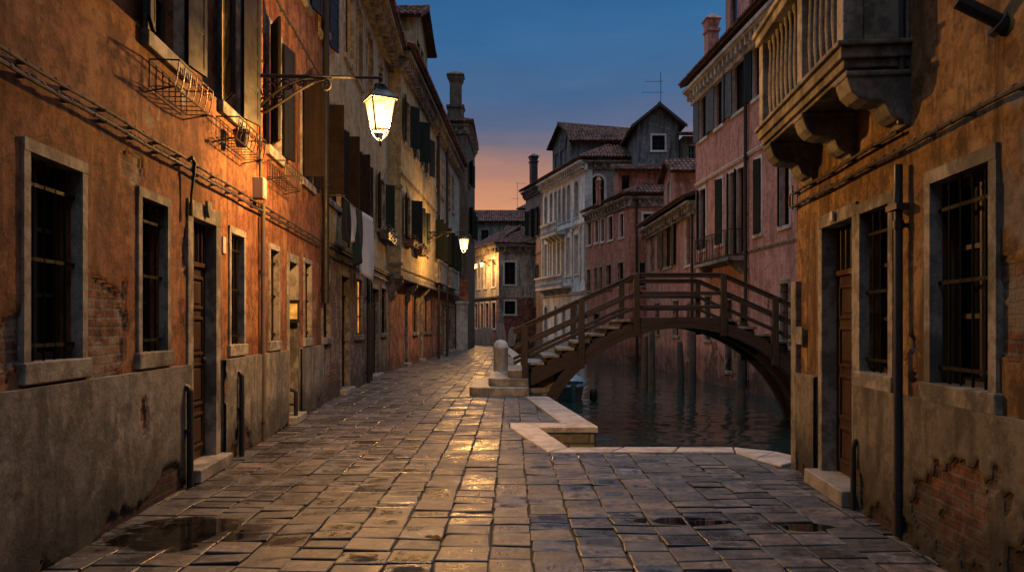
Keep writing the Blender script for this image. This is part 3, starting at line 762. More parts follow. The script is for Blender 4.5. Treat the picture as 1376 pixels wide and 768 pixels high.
cr_.prism([(xm-.06,2.63),(xm-.07,2.54+.2),(xm+.07,2.74),(xm+.06,2.63),(xm,2.575)], -.06, -.03, 'y'); cr_.build('crest', M['stonedark'], d0, bevel=.006)
door(F, F.x(388), F.x(398.5), 2.46, rec=.16, sur=.11, z0=.12, transom=False)
ph = [(F.x(251)-.01, F.x(297.5)+.01, -.3, 1.2), (F.x(384.5)-.01, F.x(402)+.01, -.3, 1.2)]
mb = wall_mb(0, F.L-.03, -.2, 1.108, ph, .05, y=-.012); F.put(mb, 'plinth', P['redplinth'])
pb = [(9.0,.75,.10,.22,.4),(11.0,.8,.12,.3,.4),(8.2,.85,.1,.3,.35)]
relief(F, 5.6, F.L-.03, -.02, 1.115, -.05, ph, lambda x_, z_: fract(x_, z_, 3.1, .26)+.95*max(0,.36-z_)+blobv(x_, z_, pb), .27, P['redplinth'], 'plinth_coat',
       flake=lambda x_, z_: fract(x_, z_, 8.4, .34)+.3*max(0,.5-z_))
mb = MB(); e_ = [0]+[v_ for h_ in ph for v_ in h_[:2]]+[F.L-.03]
for a_, b_ in zip(e_[::2], e_[1::2]): mb.box(a_, b_, -.048, .03, 1.108, 1.122)
F.put(mb, 'plinth_lip', P['redplinth'])
def cableline(F, x0, x1, z, r=.018, dy=-.05, step=.16, name='cable', sag=.006):
    mb = MB(); n = int((x1-x0)/.4); mb.tube([(x0+(x1-x0)*i/n, dy, z+sag*math.sin(i*1.7)) for i in range(n+1)], r, 7)
    k = int((x1-x0)/step)
    for i in range(k):
        xx = x0+(x1-x0)*(i+.5)/k; mb.tube([(xx-.012,dy,z+.003),(xx+.012,dy,z+.003)], r*1.2, 7)
        if i % 3 == 0: mb.box(xx-.01, xx+.01, dy, .01, z-.012, z+.012)
    return F.put(mb, name, M['cable'], smooth=True)
cableline(F, .5, F.L-.3, 3.03, .012); cableline(F, .5, F.L-.3, 2.95, .014, -.055)
cableline(F, 5, F.L-.1, 6.0, .014)
mb = MB(); xx = F.x(247)   # loop of slack cable hanging from the bundle
mb.tube([(xx-.04,-.05,3.03),(xx-.02,-.08,3.06),(xx+.02,-.09,3.02),(xx+.03,-.08,2.9),(xx+.02,-.06,2.7),(xx+.015,-.06,2.54)], [.016,.02,.02,.015,.012,.01], 8)
mb.tube([(xx+.015,-.06,2.64),(xx+.015,-.06,2.52)], .018, 8)
F.put(mb, 'cable_end', M['iron'], smooth=True)
mb = MB(); xx = F.x(300.5); mb.box(xx-.05, xx+.05, -.012, .01, 2.28, 2.46); F.put(mb, 'number_plate', M['stonewhite'])
mb = MB(); xx = F.x(342); mb.box(xx-.09, xx+.09, -.13, .01, 3.08, 3.34); mb.box(xx-.075, xx+.075, -.137, -.12, 3.10, 3.32); F.put(mb, 'meter_box', M['meter'], bevel=.006)
pipe(F, F.x(348), .0, 3.06, .032, .05, 'zinc'); pipe(F, F.x(345.5), 3.3, 9.0, .018, .04, 'cable', 'conduit')
for px, zt in ((242,.92),(314,.95),(389.5,.50)):
    mb = MB(); xx = F.x(px); mb.tube([(xx,-.09,-.03),(xx,-.09,zt-.04),(xx,-.07,zt),(xx,-.0,zt+.02)], .030, 9); mb.box(xx-.045, xx+.045, -.10, .01, zt*.55, zt*.55+.03)
    F.put(mb, 'gutter_spout', M['iron'], smooth=True)
pipe(F, F.L-.12, 1.9, 9.2, .065, .1, 'iron')
mb = MB(); xx = F.x(346)
for zz in (5.3,4.9,3.6): mb.tube([(xx-.2,-.02,zz),(xx,-.06,zz-.03),(xx+.25,-.02,zz+.02)], .008, 5)
F.put(mb, 'wire', M['iron'])
def basket(F, x0, x1, z0, z1, d=.27):
    mb = MB(); r = .0055
    for y_, z_ in ((-.03,z1),(-d,z1),(-.03,z0),(-d*.85,z0)): mb.tube([(x0,y_,z_),(x1,y_,z_)], r*1.4, 5)
    n = int((x1-x0)/.125)
    for i in range(n+1):
        xx = x0+(x1-x0)*i/n
        mb.tube([(xx,-.03,z1),(xx,-.03,z0),(xx,-d*.85,z0),(xx,-d*.93,(z0+z1)/2-.03),(xx,-d,z1)], r, 5)
        if i < n:
            c = xx+(x1-x0)/n/2; mb.tube([(c+.028*math.cos(t*1.05),-d*.97,(z0+z1)/2+.035+.035*math.sin(t*1.05)) for t in range(6)], r*.8, 4, closed=True)
    for xx in (x0, x1): mb.tube([(xx,-.03,z1),(xx,-d,z1)], r*1.4, 5); mb.tube([(xx,.02,z0-.05),(xx,-d*.85,z0)], r*1.3, 5)
    return F.put(mb, 'window_basket', M['iron'])
for a, b in ((190,240),(283,322),(354,379)): basket(F, F.x(a)+.08, F.x(b)+.12, 3.46, 3.68)
bx_ = F.W @ Vector((F.x(305), -.16, 3.475))
pot = MB(); pot.lathe([(.06,0),(.085,.15),(.095,.15),(.095,.18),(.08,.18),(.075,.13)], 14); po = pot.build('flower_pot', M['terracotta'], None, Matrix.Translation(bx_), smooth=True)
tag(po, 'empty terracotta flower pot standing in a wire basket under a shuttered window', 'flower pot')
roof(F, [[(0,-.5,9.2),(F.L,-.5,9.2),(F.L,4,11),(0,4,11)]]); cornice(F, 0, F.L, 9.05, .4)

# ---- ochre house with brown shutters
A = (wx(13.9),13.9); B = (-3.96,24.0)
h = house('townhouse', 'ochre townhouse with brown shutters and bare brick ground floor behind the laundry', 'house', (-3.8,19), 'houses lining the paved street')
F = Face(h, A, B); L2 = F
lowo = [(433.5,442.5,1.25,2.6),(477.5,485.5,1.25,2.6),(512,518.5,1.25,2.6)]
lowd = [(458.5,468.5,0,2.55),(500,508.5,0,2.5)]
wall(F, .01, F.L, -.2, 3.1, [hole(F,*o) for o in lowo+lowd], P['brickplaster'], 7, name='lower_wall')
f1 = [(434,457),(465,478),(482.5,494),(506.5,516.5)]; f2 = [(430.5,440.5),(463,474),(477.5,486),(493,500),(509,514)]
holes = [hole(F,a,b,3.95,5.65) for a,b in f1[:3]]+[hole(F,506.5,516.5,4.25,5.8)]+[hole(F,a,b,7.4,9.2) for a,b in f2[1:]]
holes.append((.30,1.1,7.15,9.0))
wall(F, .01, F.L, 3.1, 10.1, holes, P['ochre'], 7)
for i, o in enumerate(lowo): WIN(F, *o, rec=.07 if i != 1 else .03, sur=.09, out=.02, mat='stonedark', grille=(i != 1), pane='litpane' if i == 1 else 'glass')
for o in lowd: door(F, F.x(o[0]), F.x(o[1]), o[3], rec=.10, sur=.11, mat='stonedark', dmat='brownwood')
for i, (a,b) in enumerate(f1):
    z0, z1 = (3.95,5.65) if i < 3 else (4.25,5.8)
    WIN(F, a, b, z0, z1, rec=.08, sur=.09, shut=((86,168),(88,168),(88,168),(165,130))[i], smat='brownwood' if i < 3 else 'greenwood', sw=(.34,.25,.22,.3)[i])
window(F, .3, 1.1, 7.15, 9.0, rec=.15, sur=.08)
for a, b in f2[1:]: WIN(F, a, b, 7.4, 9.2, rec=.12, sur=.09, shut=(None,None), pane='glass')
string(F, .01, F.L, 3.02, .1, .05, 'stonedark'); cornice(F, .01, F.L-.02, 10.05, .5, 'stonedark', .36, .2)
cableline(F, .05, F.L-.1, 2.85, .018); pipe(F, F.x(491), 0, 3.0, .05, .08, 'iron'); pipe(F, F.x(497), 0, 3.0, .025, .05, 'lead')
R_ = roof(F, [[(0,-.55,10.3),(F.L,-.55,10.3),(F.L,3.5,11.7),(0,3.5,11.7)]])
mb = MB(); mb.box(F.x(518)-.3, F.L-.25, .15, 1.2, 10.25, 14.6); mb.box(F.x(518)-.36, F.L-.19, .09, 1.26, 11.4, 11.55); mb.build('chimney', P['greyhouse'], R_)

# ---- yellow house on a jetty, then the pale grey house under the same eaves
P0 = (-3.58,24.0); dd = Vector((.034,1)).normalized()
def along(t): return (P0[0]+dd.x*t, P0[1]+dd.y*t)
JY = .36
h = house('townhouse', 'yellow jettied townhouse with flower boxes, lit by the small street lamp', 'house', along(4), 'houses lining the paved street')
F = Face(h, along(0), along(8.4)); L3 = F
w1 = [(543,551,4.3,5.8),(556.5,560.5,4.3,5.8),(564,567.5,4.3,5.8),(571,574,4.3,5.8)]
w2 = [(543,549.5,7.55,9.0),(557,562,7.5,9.0),(565.5,568.5,7.5,9.0),(572.5,576,7.5,9.0)]
wall(F, 0, F.L-.01, 3.2, 10.15, [hole(F,*o) for o in w1+w2], P['yellow'], 7)
for i, o in enumerate(w1): WIN(F, *o, rec=.08, sur=.07, shut=((165,120),(170,150),(170,150),(None,None))[i], smat='greenwood', sw=.4)
for i, o in enumerate(w2): WIN(F, *o, rec=.08, sur=.07, shut=((170,140),(170,120),(None,None),(170,160))[i], smat='greenwood', sw=.4)
lowo = [(555,560.5,1.2,2.6),(570,575.5,1.2,2.6),(577.5,579.5,1.2,2.6)]; lowd = [(543.5,547.5,0,2.5),(563.5,567.5,0,2.5)]
gx = lambda p: F.x(p, JY)
wall(F, 0, F.L-.01, -.2, 3.2, [(gx(o[0]),gx(o[1]),o[2],o[3]) for o in lowo+lowd], P['redlow'], 7, y=JY, name='lower_wall')
for o in lowo: window(F, gx(o[0]), gx(o[1]), o[2], o[3], rec=.07, sur=.09, y=JY)
for o in lowd: door(F, gx(o[0]), gx(o[1]), o[3], rec=.09, sur=.1, y=JY, dmat='brownwood')
mb = MB(); mb.box(0, F.L-.01, .0, JY+.1, 3.08, 3.2-.003); mb.box(-.04, F.L-.01, -.07, JY, 2.98, 3.08-.003); F.put(mb, 'jetty_beam', M['stonedark'])
for xx in (.08, 3.0, 6.0):
    mb = MB(); poly = [(JY+.02,2.3),(JY-.05,2.3),(JY-.14,2.42),(JY-.16,2.6),(JY-.3,2.75),(-.03,2.88),(-.03,2.975),(JY+.02,2.975)]
    mb.prism(poly, xx, xx+.28, 'x'); F.put(mb, 'corbel', M['stonedark'], bevel=.01)
mb = MB(); mb.box(-.05,.02,-.05,JY,5.9,6.0); mb.box(-.06,.02,-.06,JY,3.4,3.5); F.put(mb, 'string_course', M['stonedark'])
string(F, .02, F.L-.02, 6.3, .07, .04, 'stonedark'); cornice(F, -.25, F.L-.02, 10.12, .35, 'stonedark', .36, .2)
cableline(F, .1, F.L-.1, 3.32, .018); pipe(F, F.L-.12, 0.02, 10, .06, .12, 'iron')
R_ = roof(F, [[(-.3,-.45,10.4),(F.L,-.45,10.4),(F.L,3.5,11.8),(-.3,3.5,11.8)]])
# roof dormer with a gable to the street
dm = wall_mb(0, 3.6, 0, 2.2, [(1.0,1.7,.7,1.75),(1.9,2.6,.7,1.75)], .2)
dm.box(0,.2,.2,3.5,0,2.2); dm.box(3.4,3.6,.2,3.5,0,2.2); dm.box(.2,3.4,3.3,3.5,0,2.2)
dm.prism([(0,2.2),(3.6,2.2),(1.8,3.15)], 0, .2, 'y')
xo = F.x(559)
Md = F.M @ Matrix.Translation((xo, .12, 10.5))
do = dm.build('dormer', P['yellow'], h, Md)
mb = MB()
for a, b in ((1.0,1.7),(1.9,2.6)): mb.box(a,b,.1,.13,.7,1.75); mb.box(a-.06,b+.06,-.04,.02,.62,.70)
mb.build('window', M['glass'], do)
mb = MB(); roof_plane(mb, [(-.3,3.5,2.1),(-.3,-.35,2.1),(1.8,-.35,3.2),(1.8,3.5,3.2)]); roof_plane(mb, [(3.9,-.35,2.1),(3.9,3.5,2.1),(1.8,3.5,3.2),(1.8,-.35,3.2)]); caps(mb, ((1.8,-.35,3.2),(1.8,3.5,3.2)))
mb.build('roof', M['tile'], do)

h = house('townhouse', 'pale grey plastered townhouse with shallow balconies between yellow house and dark tower', 'house', along(13), 'houses lining the paved street')
F = Face(h, along(8.4), along(18.0)); L4 = F
f1 = [(584.5,588.5),(590.5,594.5),(601,604.5),(606,609.5)]; f2 = [(584.5,587.5),(589,591.5),(593,595.5),(602,604.5),(607,609.5)]
wall(F, .01, F.L, 3.2, 10.15, [hole(F,a,b,4.3,6.0) for a,b in f1]+[hole(F,a,b,7.35,9.1) for a,b in f2], P['greyhouse'], 7)
for a,b in f1: WIN(F, a, b, 4.3, 6.0, rec=.08, sur=.09, shut=(120,120), smat='greenwood', sw=.4)
for a,b in f2: WIN(F, a, b, 7.35, 9.1, rec=.15, sur=.09, fmat='whiteframe', pane='glass')
lowo = [(587,592,1.2,2.6)]; lowd = [(595.5,598.5,0,2.5),(602.5,605.5,0,2.5),(608,610.5,0,2.5)]
gx = lambda p: F.x(p, JY)
wall(F, .01, F.L, -.2, 3.2, [(gx(o[0]),gx(o[1]),o[2],o[3]) for o in lowo+lowd], P['redlow'], 7, y=JY, name='lower_wall')
for o in lowo: window(F, gx(o[0]), gx(o[1]), o[2], o[3], rec=.07, sur=.09, y=JY)
for o in lowd: door(F, gx(o[0]), gx(o[1]), o[3], rec=.09, sur=.1, y=JY, dmat='brownwood')
for a, b in ((583.5,595.5),(600,610.5)):
    mb = MB(); xa, xb = F.x(a), F.x(b); mb.box(xa,xb,-.22,.01,3.3,3.42); mb.box(xa,xb,-.21,-.14,3.42,4.18); mb.box(xa-.03,xb+.03,-.24,-.11,4.18,4.28); mb.box(xa,xa+.08,-.2,.01,3.42,4.18); mb.box(xb-.08,xb,-.2,.01,3.42,4.18)
    F.put(mb, 'balcony', M['stone'])
mb = MB(); mb.box(.02, F.L, .0, JY+.1, 3.05, 3.2-.003); F.put(mb, 'jetty_beam', M['stonedark'])
cornice(F, .01, F.L, 10.12, .35, 'stonedark', .36, .2); pipe(F, F.x(597.5), 0.02, 10, .06, .12, 'iron')
roof(F, [[(0,-.45,10.4),(F.L,-.45,10.4),(F.L,3.5,11.8),(0,3.5,11.8)]])

# ---- dark tower house closing the row
h = house('tower_house', 'tall dark brown house with a flared chimney at the end of the left row', 'house', (-4.5,45))
F = Face(h, (-8.2,44.0), (-2.66,44.0)); G = Face(h, (-2.66,44.0), (-2.5,50))
wall(F, 0, F.L-.01, -.2, 13.3, [(F.L-.95,F.L-.35,4.4,5.9)], P['tower'], 6, sides=(True,False))
window(F, F.L-.95, F.L-.35, 4.4, 5.9, rec=.2, sur=.08, mat='stonedark')
wall(G, .0, G.L, -.2, 13.3, [(1.2,2.1,7,8.6),(1.2,2.1,10,11.4),(3.6,4.5,7,8.6)], P['tower'], body=False)
for o in ((1.2,2.1,7,8.6),(1.2,2.1,10,11.4),(3.6,4.5,7,8.6)): window(G, *o, rec=.2, sur=.08, mat='stonedark', shut=(150,150))
mb = MB(); mb.box(F.L-.62, F.L+.04, -.12, .02, -.1, 2.9); mb.box(F.L-.68, F.L+.1, -.18, .02, 2.72, 2.9-.003); F.put(mb, 'corner_pilaster', M['stonewhite'], bevel=.01)
mb = MB(); mb.box(F.L-1.6, F.L+.08, -.05, .015, 2.95, 4.25); F.put(mb, 'plinth', P['redlow'])
cornice(F, -.1, F.L+.15, 13.2, .3, 'stonedark', .5, .2)
cornice(G, -.2, G.L, 13.203, .28, 'stonedark', .5, .2)
R_ = roof(F, [[(-.2,-.4,13.4),(F.L+.35,-.4,13.4),(2.7,3,14.9)],[(F.L+.35,-.4,13.4),(F.L+.35,6.2,13.4),(2.7,3,14.9)],[(F.L+.35,6.2,13.4),(-.2,6.2,13.4),(2.7,3,14.9)],[(-.2,6.2,13.4),(-.2,-.4,13.4),(2.7,3,14.9)]], [((F.L+.35,-.4,13.4),(2.7,3,14.9)),((-.2,-.4,13.4),(2.7,3,14.9))])
mb = MB(); cx, cy = F.x(612.5, .5), .5
for (a,b,c) in ((.47,13.4,14.35),(.53,14.35,14.5),(.34,14.5,15.85)): mb.box(cx-a,cx+a,cy-a,cy+a,b,c)
mb.lathe([(.48,15.85),(.62,16.1),(.66,16.3)], 4, (cx,cy,0), math.pi/4); mb.lathe([(.74,16.3),(.70,16.36),(.1,16.62)], 4, (cx,cy,0), math.pi/4)
mb.build('chimney', P['tower'], R_)
# ================================================================== HOUSES, FAR END AND CANAL BANK
P['farhouse'] = plaster('plaster_farhouse', (.34,.30,.25), (.46,.42,.35), .72, seed=9, wear=.6, streak=.8)
P['farlow'] = plaster('plaster_farlow', (.22,.085,.055), (.28,.12,.08), .60, seed=10)
P['brownhouse'] = plaster('plaster_brownhouse', (.33,.23,.175), (.40,.29,.225), .66, seed=11, wear=.6)
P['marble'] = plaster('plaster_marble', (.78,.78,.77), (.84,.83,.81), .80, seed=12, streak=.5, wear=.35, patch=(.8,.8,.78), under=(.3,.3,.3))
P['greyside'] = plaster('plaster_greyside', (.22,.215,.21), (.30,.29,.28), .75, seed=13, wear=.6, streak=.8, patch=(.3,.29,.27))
P['slate'] = plaster('plaster_slate', (.135,.14,.145), (.20,.205,.21), .74, seed=14, wear=.6, streak=.9, patch=(.28,.28,.28))
P['brickred'] = plaster('plaster_brickred', (.40,.17,.13), (.46,.215,.165), .70, .12, 1.2, seed=15, wear=.6, streak=.6)
P['rose'] = plaster('plaster_rose', (.43,.215,.17), (.50,.27,.22), .70, .12, 1.2, seed=16, wear=.6, streak=.6)
P['pink'] = plaster('plaster_pink', (.50,.255,.215), (.56,.31,.265), .70, .13, 1.6, blobs=((7.3,2.6,1.5,.34),(5.2,1.2,1.2,.3)), seed=17, wear=.6, streak=.5, patch=(.58,.36,.30))
kw = dict(base=(.215,.115,.050), alt=(.29,.172,.075), seed=18, patch=(.38,.255,.125), streak=.8, wear=.85)
P['orange'] = plaster('plaster_orange', thr=.9, **kw); P['orangerelief'] = plaster('plaster_orangerelief', relief=True, under=(.17,.145,.12), **kw)
P['orangeplinth'] = plaster('plaster_orangeplinth', (.15,.128,.10), (.21,.18,.14), seed=19, damp=.8, wear=.6, relief=True, under=(.15,.13,.11))

# ---- far grey house across the bend
h = house('townhouse', 'grey two storey house across the end of the street, two lit lamps on its wall', 'house', (-1,63))
F = Face(h, (-4.3,68.05), (-1.08,60)); G = Face(h, (-1.08,60), (1.9,60.6)); F1 = F
fw = [(631,634.5),(641.5,645),(650.5,654),(661,665)]; gw = [(630,635),(638,641.5),(645.5,649.5),(652.5,656.5),(661,666)]
wall(F, 0, F.L, 3.7, 7.9, [hole(F,a,b,4.6,6.9) for a,b in fw], P['farhouse'], body=False)
wall(F, 0, F.L, -1.3, 3.7, [hole(F,a,b,1.2,3.3) for a,b in gw], P['farlow'], body=False, name='lower_wall')
for a,b in fw: WIN(F, a, b, 4.6, 6.9, rec=.2, sur=.14, mat='stonewhite')
for a,b in gw: WIN(F, a, b, 1.2, 3.3, rec=.2, sur=.14, mat='stonewhite')
string(F, 0, F.L, 3.65, .16, .08, 'stonedark'); cornice(F, -.1, F.L+.1, 7.8, .4, 'stonedark', .55, .22)
g1 = hole(G, 678, 692.5, 4.75, 6.55); g0 = hole(G, 678, 692.5, 2.35, 3.4)
wall(G, .0, G.L, 3.7, 7.9, [g1], P['farhouse'], 8, sides=(False,True)); wall(G, .0, G.L, -1.3, 3.7, [g0], P['farlow'], 8, sides=(False,True), name='lower_wall')
window(G, *g1, rec=.15, sur=.14, mat='stonewhite', pane='void', fmat='greenwood'); window(G, *g0, rec=.15, sur=.14, mat='stonewhite', pane='void', fmat='greenwood')
cornice(G, -.3, G.L, 7.803, .4, 'stonedark', .55, .22); mb = MB(); mb.box(-.05,.4,-.06,.02,0,3.6); G.put(mb, 'corner_pilaster', M['stone'])
ap = Vector((3.2, 5.0, 10.2))
roof(G, [[(-.4,-.5,8.05),(G.L+.4,-.5,8.05),(G.L+.4,4.5,10.0),(1.6,4.5,10.0)]], [((-.4,-.5,8.05),(1.6,4.5,10.0))])
roof(F, [[(0,-.45,8.05),(F.L+.3,-.45,8.05),(F.L-3,3.2,10.0),(0,3.2,10.0)]])
h = house('townhouse', 'long low roofed house rising behind the grey house at the street end', 'house', (-1,70))
F = Face(h, (-3.9,70), (2.5,70)); wall(F, 0, F.L, -1.3, 11.2, [(1.0,1.7,9.2,10.4)], P['greyside'], 6)
window(F, 1.0, 1.7, 9.2, 10.4, rec=.15, sur=.1)
mb = MB(); mb.prism([(0,11.2),(6,11.2),(3,12.6)], 0, .3, 'x'); F.put(mb, 'gable', P['greyside'])
R_ = roof(F, [[(-.2,-.4,11.15),(F.L,-.4,11.15),(F.L,3,12.6),(-.2,3,12.6)],[(F.L,6.4,11.15),(-.2,6.4,11.15),(-.2,3,12.6),(F.L,3,12.6)]], [((-.2,3,12.6),(F.L,3,12.6))])
h = house('townhouse', 'plain dark rear house whose blunt roof pokes above the far end roofs', 'house', (2,78))
F = Face(h, (.6,76), (5,76)); wall(F, 0, F.L, -1.3, 13.3, [(2,2.8,11,12.2)], P['tower'], 5); window(F, 2,2.8,11,12.2, rec=.15, sur=.1)
roof(F, [[(-.2,-.3,13.3),(F.L,-.3,13.3),(F.L-1,2,14.4),(1.4,2,14.4)]])

def antenna(loc, hgt, arms, label):
    mb = MB(); mb.tube([(0,0,0),(0,0,hgt)], .02, 6)
    for z, L, off in arms:
        mb.tube([(-L+off,0,z),(L*.12+off,0,z)], .014, 5)
        for i in range(5): xx = -L+off+L*1.1*i/4; mb.tube([(xx,-.22,z+.02),(xx,.22,z+.02)], .008, 4)
    o = mb.build('roof_antenna', M['iron'], None, Matrix.Translation(loc)); return tag(o, label, 'antenna', 'roof antennas')
antenna((.55,76.2,13.2), 2.9, ((2.75,-.9,0),(1.2,.7,.1)), 'thin antenna against the orange glow, above the far end roofs')

# ---- narrow brown house and white palazzo, one line
p_far, p_mid, p_cor = (1.15,62.6), (2.42,58.45), (4.95,50.0)
h = house('townhouse', 'narrow brown house squeezed between the grey end house and the white palazzo', 'house', p_mid)
F = Face(h, p_far, p_mid)
fz = [(711,716.5,8.6,10.9),(719,723.5,8.6,10.9),(711.5,716,4.3,6.3),(719.5,724,4.3,6.3),(713,720,.6,2.9)]
wall(F, 0, F.L-.02, -1.2, 12.6, [hole(F,*o) for o in fz], P['brownhouse'], 7)
for i, o in enumerate(fz): WIN(F, *o, rec=.2, sur=.12, mat='stonedark', shut=(150,150) if i < 2 else None, sw=.4)
cornice(F, -.2, F.L-.02, 12.45, .4, 'stonedark', .5, .22); string(F, 0, F.L-.02, 7.1, .15, .06, 'stonedark')
mb = MB(); mb.box(F.x(710.5),F.x(717),-.6,.01,3.9,4.05); mb.box(F.x(710.5),F.x(717),-.6,-.52,4.05,4.75); F.put(mb, 'balcony', M['stone'])
R_ = roof(F, [[(-.3,-.5,12.7),(F.L,-.5,12.7),(F.L,3,14.2),(-.3,3,14.2)]])
chimney(R_, None, (F.x(717,.6), .6), .55, 12.6, 15.7, M['lead']); 
h = house('palazzo', 'white stone palazzo with arched window rows and grey attic above the canal', 'palazzo', p_cor)
F = Face(h, p_mid, p_cor); PZ = F
up_ = [(731.8,735.2),(739.2,742.2),(745.2,748.2),(750.3,753.6),(756,759.6),(762.2,766),(772,777)]
holes = [hole(F,a,b,8.95,11.45) for a,b in up_]+[hole(F,a,b,5.0,7.7) for a,b in up_]+[hole(F,a,b,.7,2.9) for a,b in up_[::2]]
wall(F, 0, F.L, -1.2, 12.5, holes, P['marble'], body=False)
for a,b in up_: WIN(F, a, b, 8.95, 11.45, rec=.3, sur=.10, mat='stonewhite', arch=True, bars=(0,1), fmat='greenwood')
for a,b in up_: WIN(F, a, b, 5.0, 7.7, rec=.3, sur=.10, mat='stonewhite', bars=(0,1), fmat='greenwood')
for a,b in up_[::2]: WIN(F, a, b, .7, 2.9, rec=.22, sur=.12, mat='stonewhite', arch=True, bars=(1,1))
for z in (3.6,8.2): string(F, 0, F.L, z, .2, .1, 'stonewhite')
cornice(F, -.05, F.L+.3, 12.35, .55, 'stonewhite', .42, .24)
mb = MB()
for p in (729.5,737,743.7,749.3,754.8,760.8,769,780,785.5):
    xx = F.x(p); mb.box(xx-.13,xx+.13,-.09,.01,4.6,8.15); mb.box(xx-.17,xx+.17,-.12,.01,7.95,8.195)
F.put(mb, 'pilaster', M['stonewhite'])
for (a,b,z) in ((738.5,760.5,8.0),(731,768,4.1)):
    mb = MB(); xa, xb = F.x(a), F.x(b); mb.box(xa,xb,-.75,.01,z,z+.15); mb.box(xa-.05,xb+.05,-.8,-.62,z+.85,z+.98)
    n = int((xb-xa)/.22)
    for i in range(n): c = xa+(xb-xa)*(i+.5)/n; mb.lathe([(.05,0),(.05,.05),(.035,.1),(.075,.25),(.035,.45),(.05,.6),(.05,.7)], 6, (c,-.7,z+.15))
    for i in range(4): c = xa+(xb-xa)*(i+.5)/4; mb.prism([(.01,z-.5),(-.15,z-.4),(-.6,z-.05),(-.7,z-.003),(.01,z-.003)], c-.1, c+.1, 'x')
    F.put(mb, 'balcony', M['stonewhite'])
G = Face(h, p_cor, (12.0,50.0))
g1 = hole(G, 795, 812, 9.2, 11.5); g2 = hole(G, 795, 812, 5.2, 7.4)
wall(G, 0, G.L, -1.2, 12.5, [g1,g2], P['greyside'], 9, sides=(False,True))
window(G, *g1, rec=.2, sur=.16, mat='stonewhite', arch=True, pane='void', fmat='greenwood'); window(G, *g2, rec=.2, sur=.14, mat='stonewhite')
cornice(G, -.3, G.L, 12.353, .4, 'stonedark', .6, .2)
mb = MB(); mb.box(-.06,.45,-.08,.02,-1,12.0); G.put(mb, 'quoin', M['stonewhite'])
R_ = roof(G, [[(-.5,-.5,12.65),(G.L,-.5,12.65),(G.L-1.5,4,14.9),(3.2,4,14.9)]], [((-.5,-.5,12.65),(3.2,4,14.9))])
roof(F, [[(0,-.6,12.65),(F.L+.4,-.6,12.65),(F.L-3.5,3.5,14.4),(0,3.5,14.4)]])
# attic with a gable over the facade
xa, xb = F.x(742.5,.9), F.x(770,.9); wd = xb-xa
am = wall_mb(0, wd, 0, 2.9, [(wd*.12,wd*.3,.6,2.2),(wd*.4,wd*.6,.6,2.2),(wd*.7,wd*.88,.6,2.2)], .25)
am.box(0,.25,.25,6.5,0,2.9); am.box(wd-.25,wd,.25,6.5,0,2.9); am.box(.25,wd-.25,6.25,6.5,0,2.9); am.prism([(0,2.9),(wd,2.9),(wd/2,4.15)], 0, .25, 'y')
at_ = am.build('attic', P['slate'], h, F.M @ Matrix.Translation((xa,.9,12.6)))
mb = MB()
for a, b in ((.12,.3),(.4,.6),(.7,.88)): mb.box(wd*a,wd*b,.1,.14,.6,2.2); mb.box(wd*a-.08,wd*b+.08,-.05,.02,.5,.6); mb.box(wd*a-.08,wd*a,-.03,.02,.6,2.2); mb.box(wd*b,wd*b+.08,-.03,.02,.6,2.2)
mb.build('window', M['bluegrey'], at_)
mb = MB(); roof_plane(mb, [(-.35,6.5,2.8),(-.35,-.4,2.8),(wd/2,-.4,4.2),(wd/2,6.5,4.2)]); roof_plane(mb, [(wd+.35,-.4,2.8),(wd+.35,6.5,2.8),(wd/2,6.5,4.2),(wd/2,-.4,4.2)]); caps(mb, ((wd/2,-.4,4.2),(wd/2,6.5,4.2)))
mb.build('roof', M['tile'], at_)
# side block of the attic running along the palazzo's long roof
Ga = Face(h, (4.1,52.6), (9.6,52.6))
mb = MB(); mb.box(0,Ga.L,0,4,12.6,14.5); Ga.put(mb, 'attic', P['slate'])
roof(Ga, [[(-.1,-.4,14.4),(Ga.L,-.4,14.4),(Ga.L,2,15.6),(-.1,2,15.6)],[(Ga.L,4.4,14.4),(-.1,4.4,14.4),(-.1,2,15.6),(Ga.L,2,15.6)]], [((-.1,2,15.6),(Ga.L,2,15.6))])
mb = MB(); mb.prism([(4,14.5),(0,14.5),(2,15.55)], 0, .2, 'x'); Ga.put(mb, 'gable', P['slate'])
mb = MB(); xq = Ga.x(815,.7); mb.box(xq-.45,xq+.45,.45,1.1,14.95,15.12); mb.box(xq-.4,xq+.4,.5,1.05,15.12,15.14); Ga.put(mb, 'skylight', M['bluegrey'])
chimney(at_, None, (-.6, 1.2), .55, -.4, 2.0, P['slate'])

# ---- dark grey tower block behind, and its lower neighbour
h = house('townhouse', 'dark grey gabled house towering behind the red house, single white framed window', 'house', (9,47))
F = Face(h, (7.95,47.0), (10.55,47.0)); gw = hole(F, 876, 893.5, 12.5, 13.45)
wall(F, 0, F.L, -1.2, 14.1, [gw], P['slate'], 6); window(F, *gw, rec=.15, sur=.09, mat='stonewhite', pane='void', fmat='greenwood')
mb = MB(); mb.prism([(0,14.1),(F.L,14.1),(F.L/2,15.2)], 0, .25, 'y'); F.put(mb, 'gable', P['slate'])
R_ = roof(F, [[(-.35,6,13.98),(-.35,-.45,13.98),(F.L/2,-.45,15.3),(F.L/2,6,15.3)],[(F.L+.35,-.45,13.98),(F.L+.35,6,13.98),(F.L/2,6,15.3),(F.L/2,-.45,15.3)]], [((F.L/2,-.45,15.3),(F.L/2,6,15.3))])
mb = MB(); mb.prism([(-.42,13.85),(-.42,14.02),(F.L/2,15.42),(F.L+.42,14.02),(F.L+.42,13.85),(F.L/2,15.25)], -.5, -.38, 'y'); F.put(mb, 'bargeboard', M['lead'])
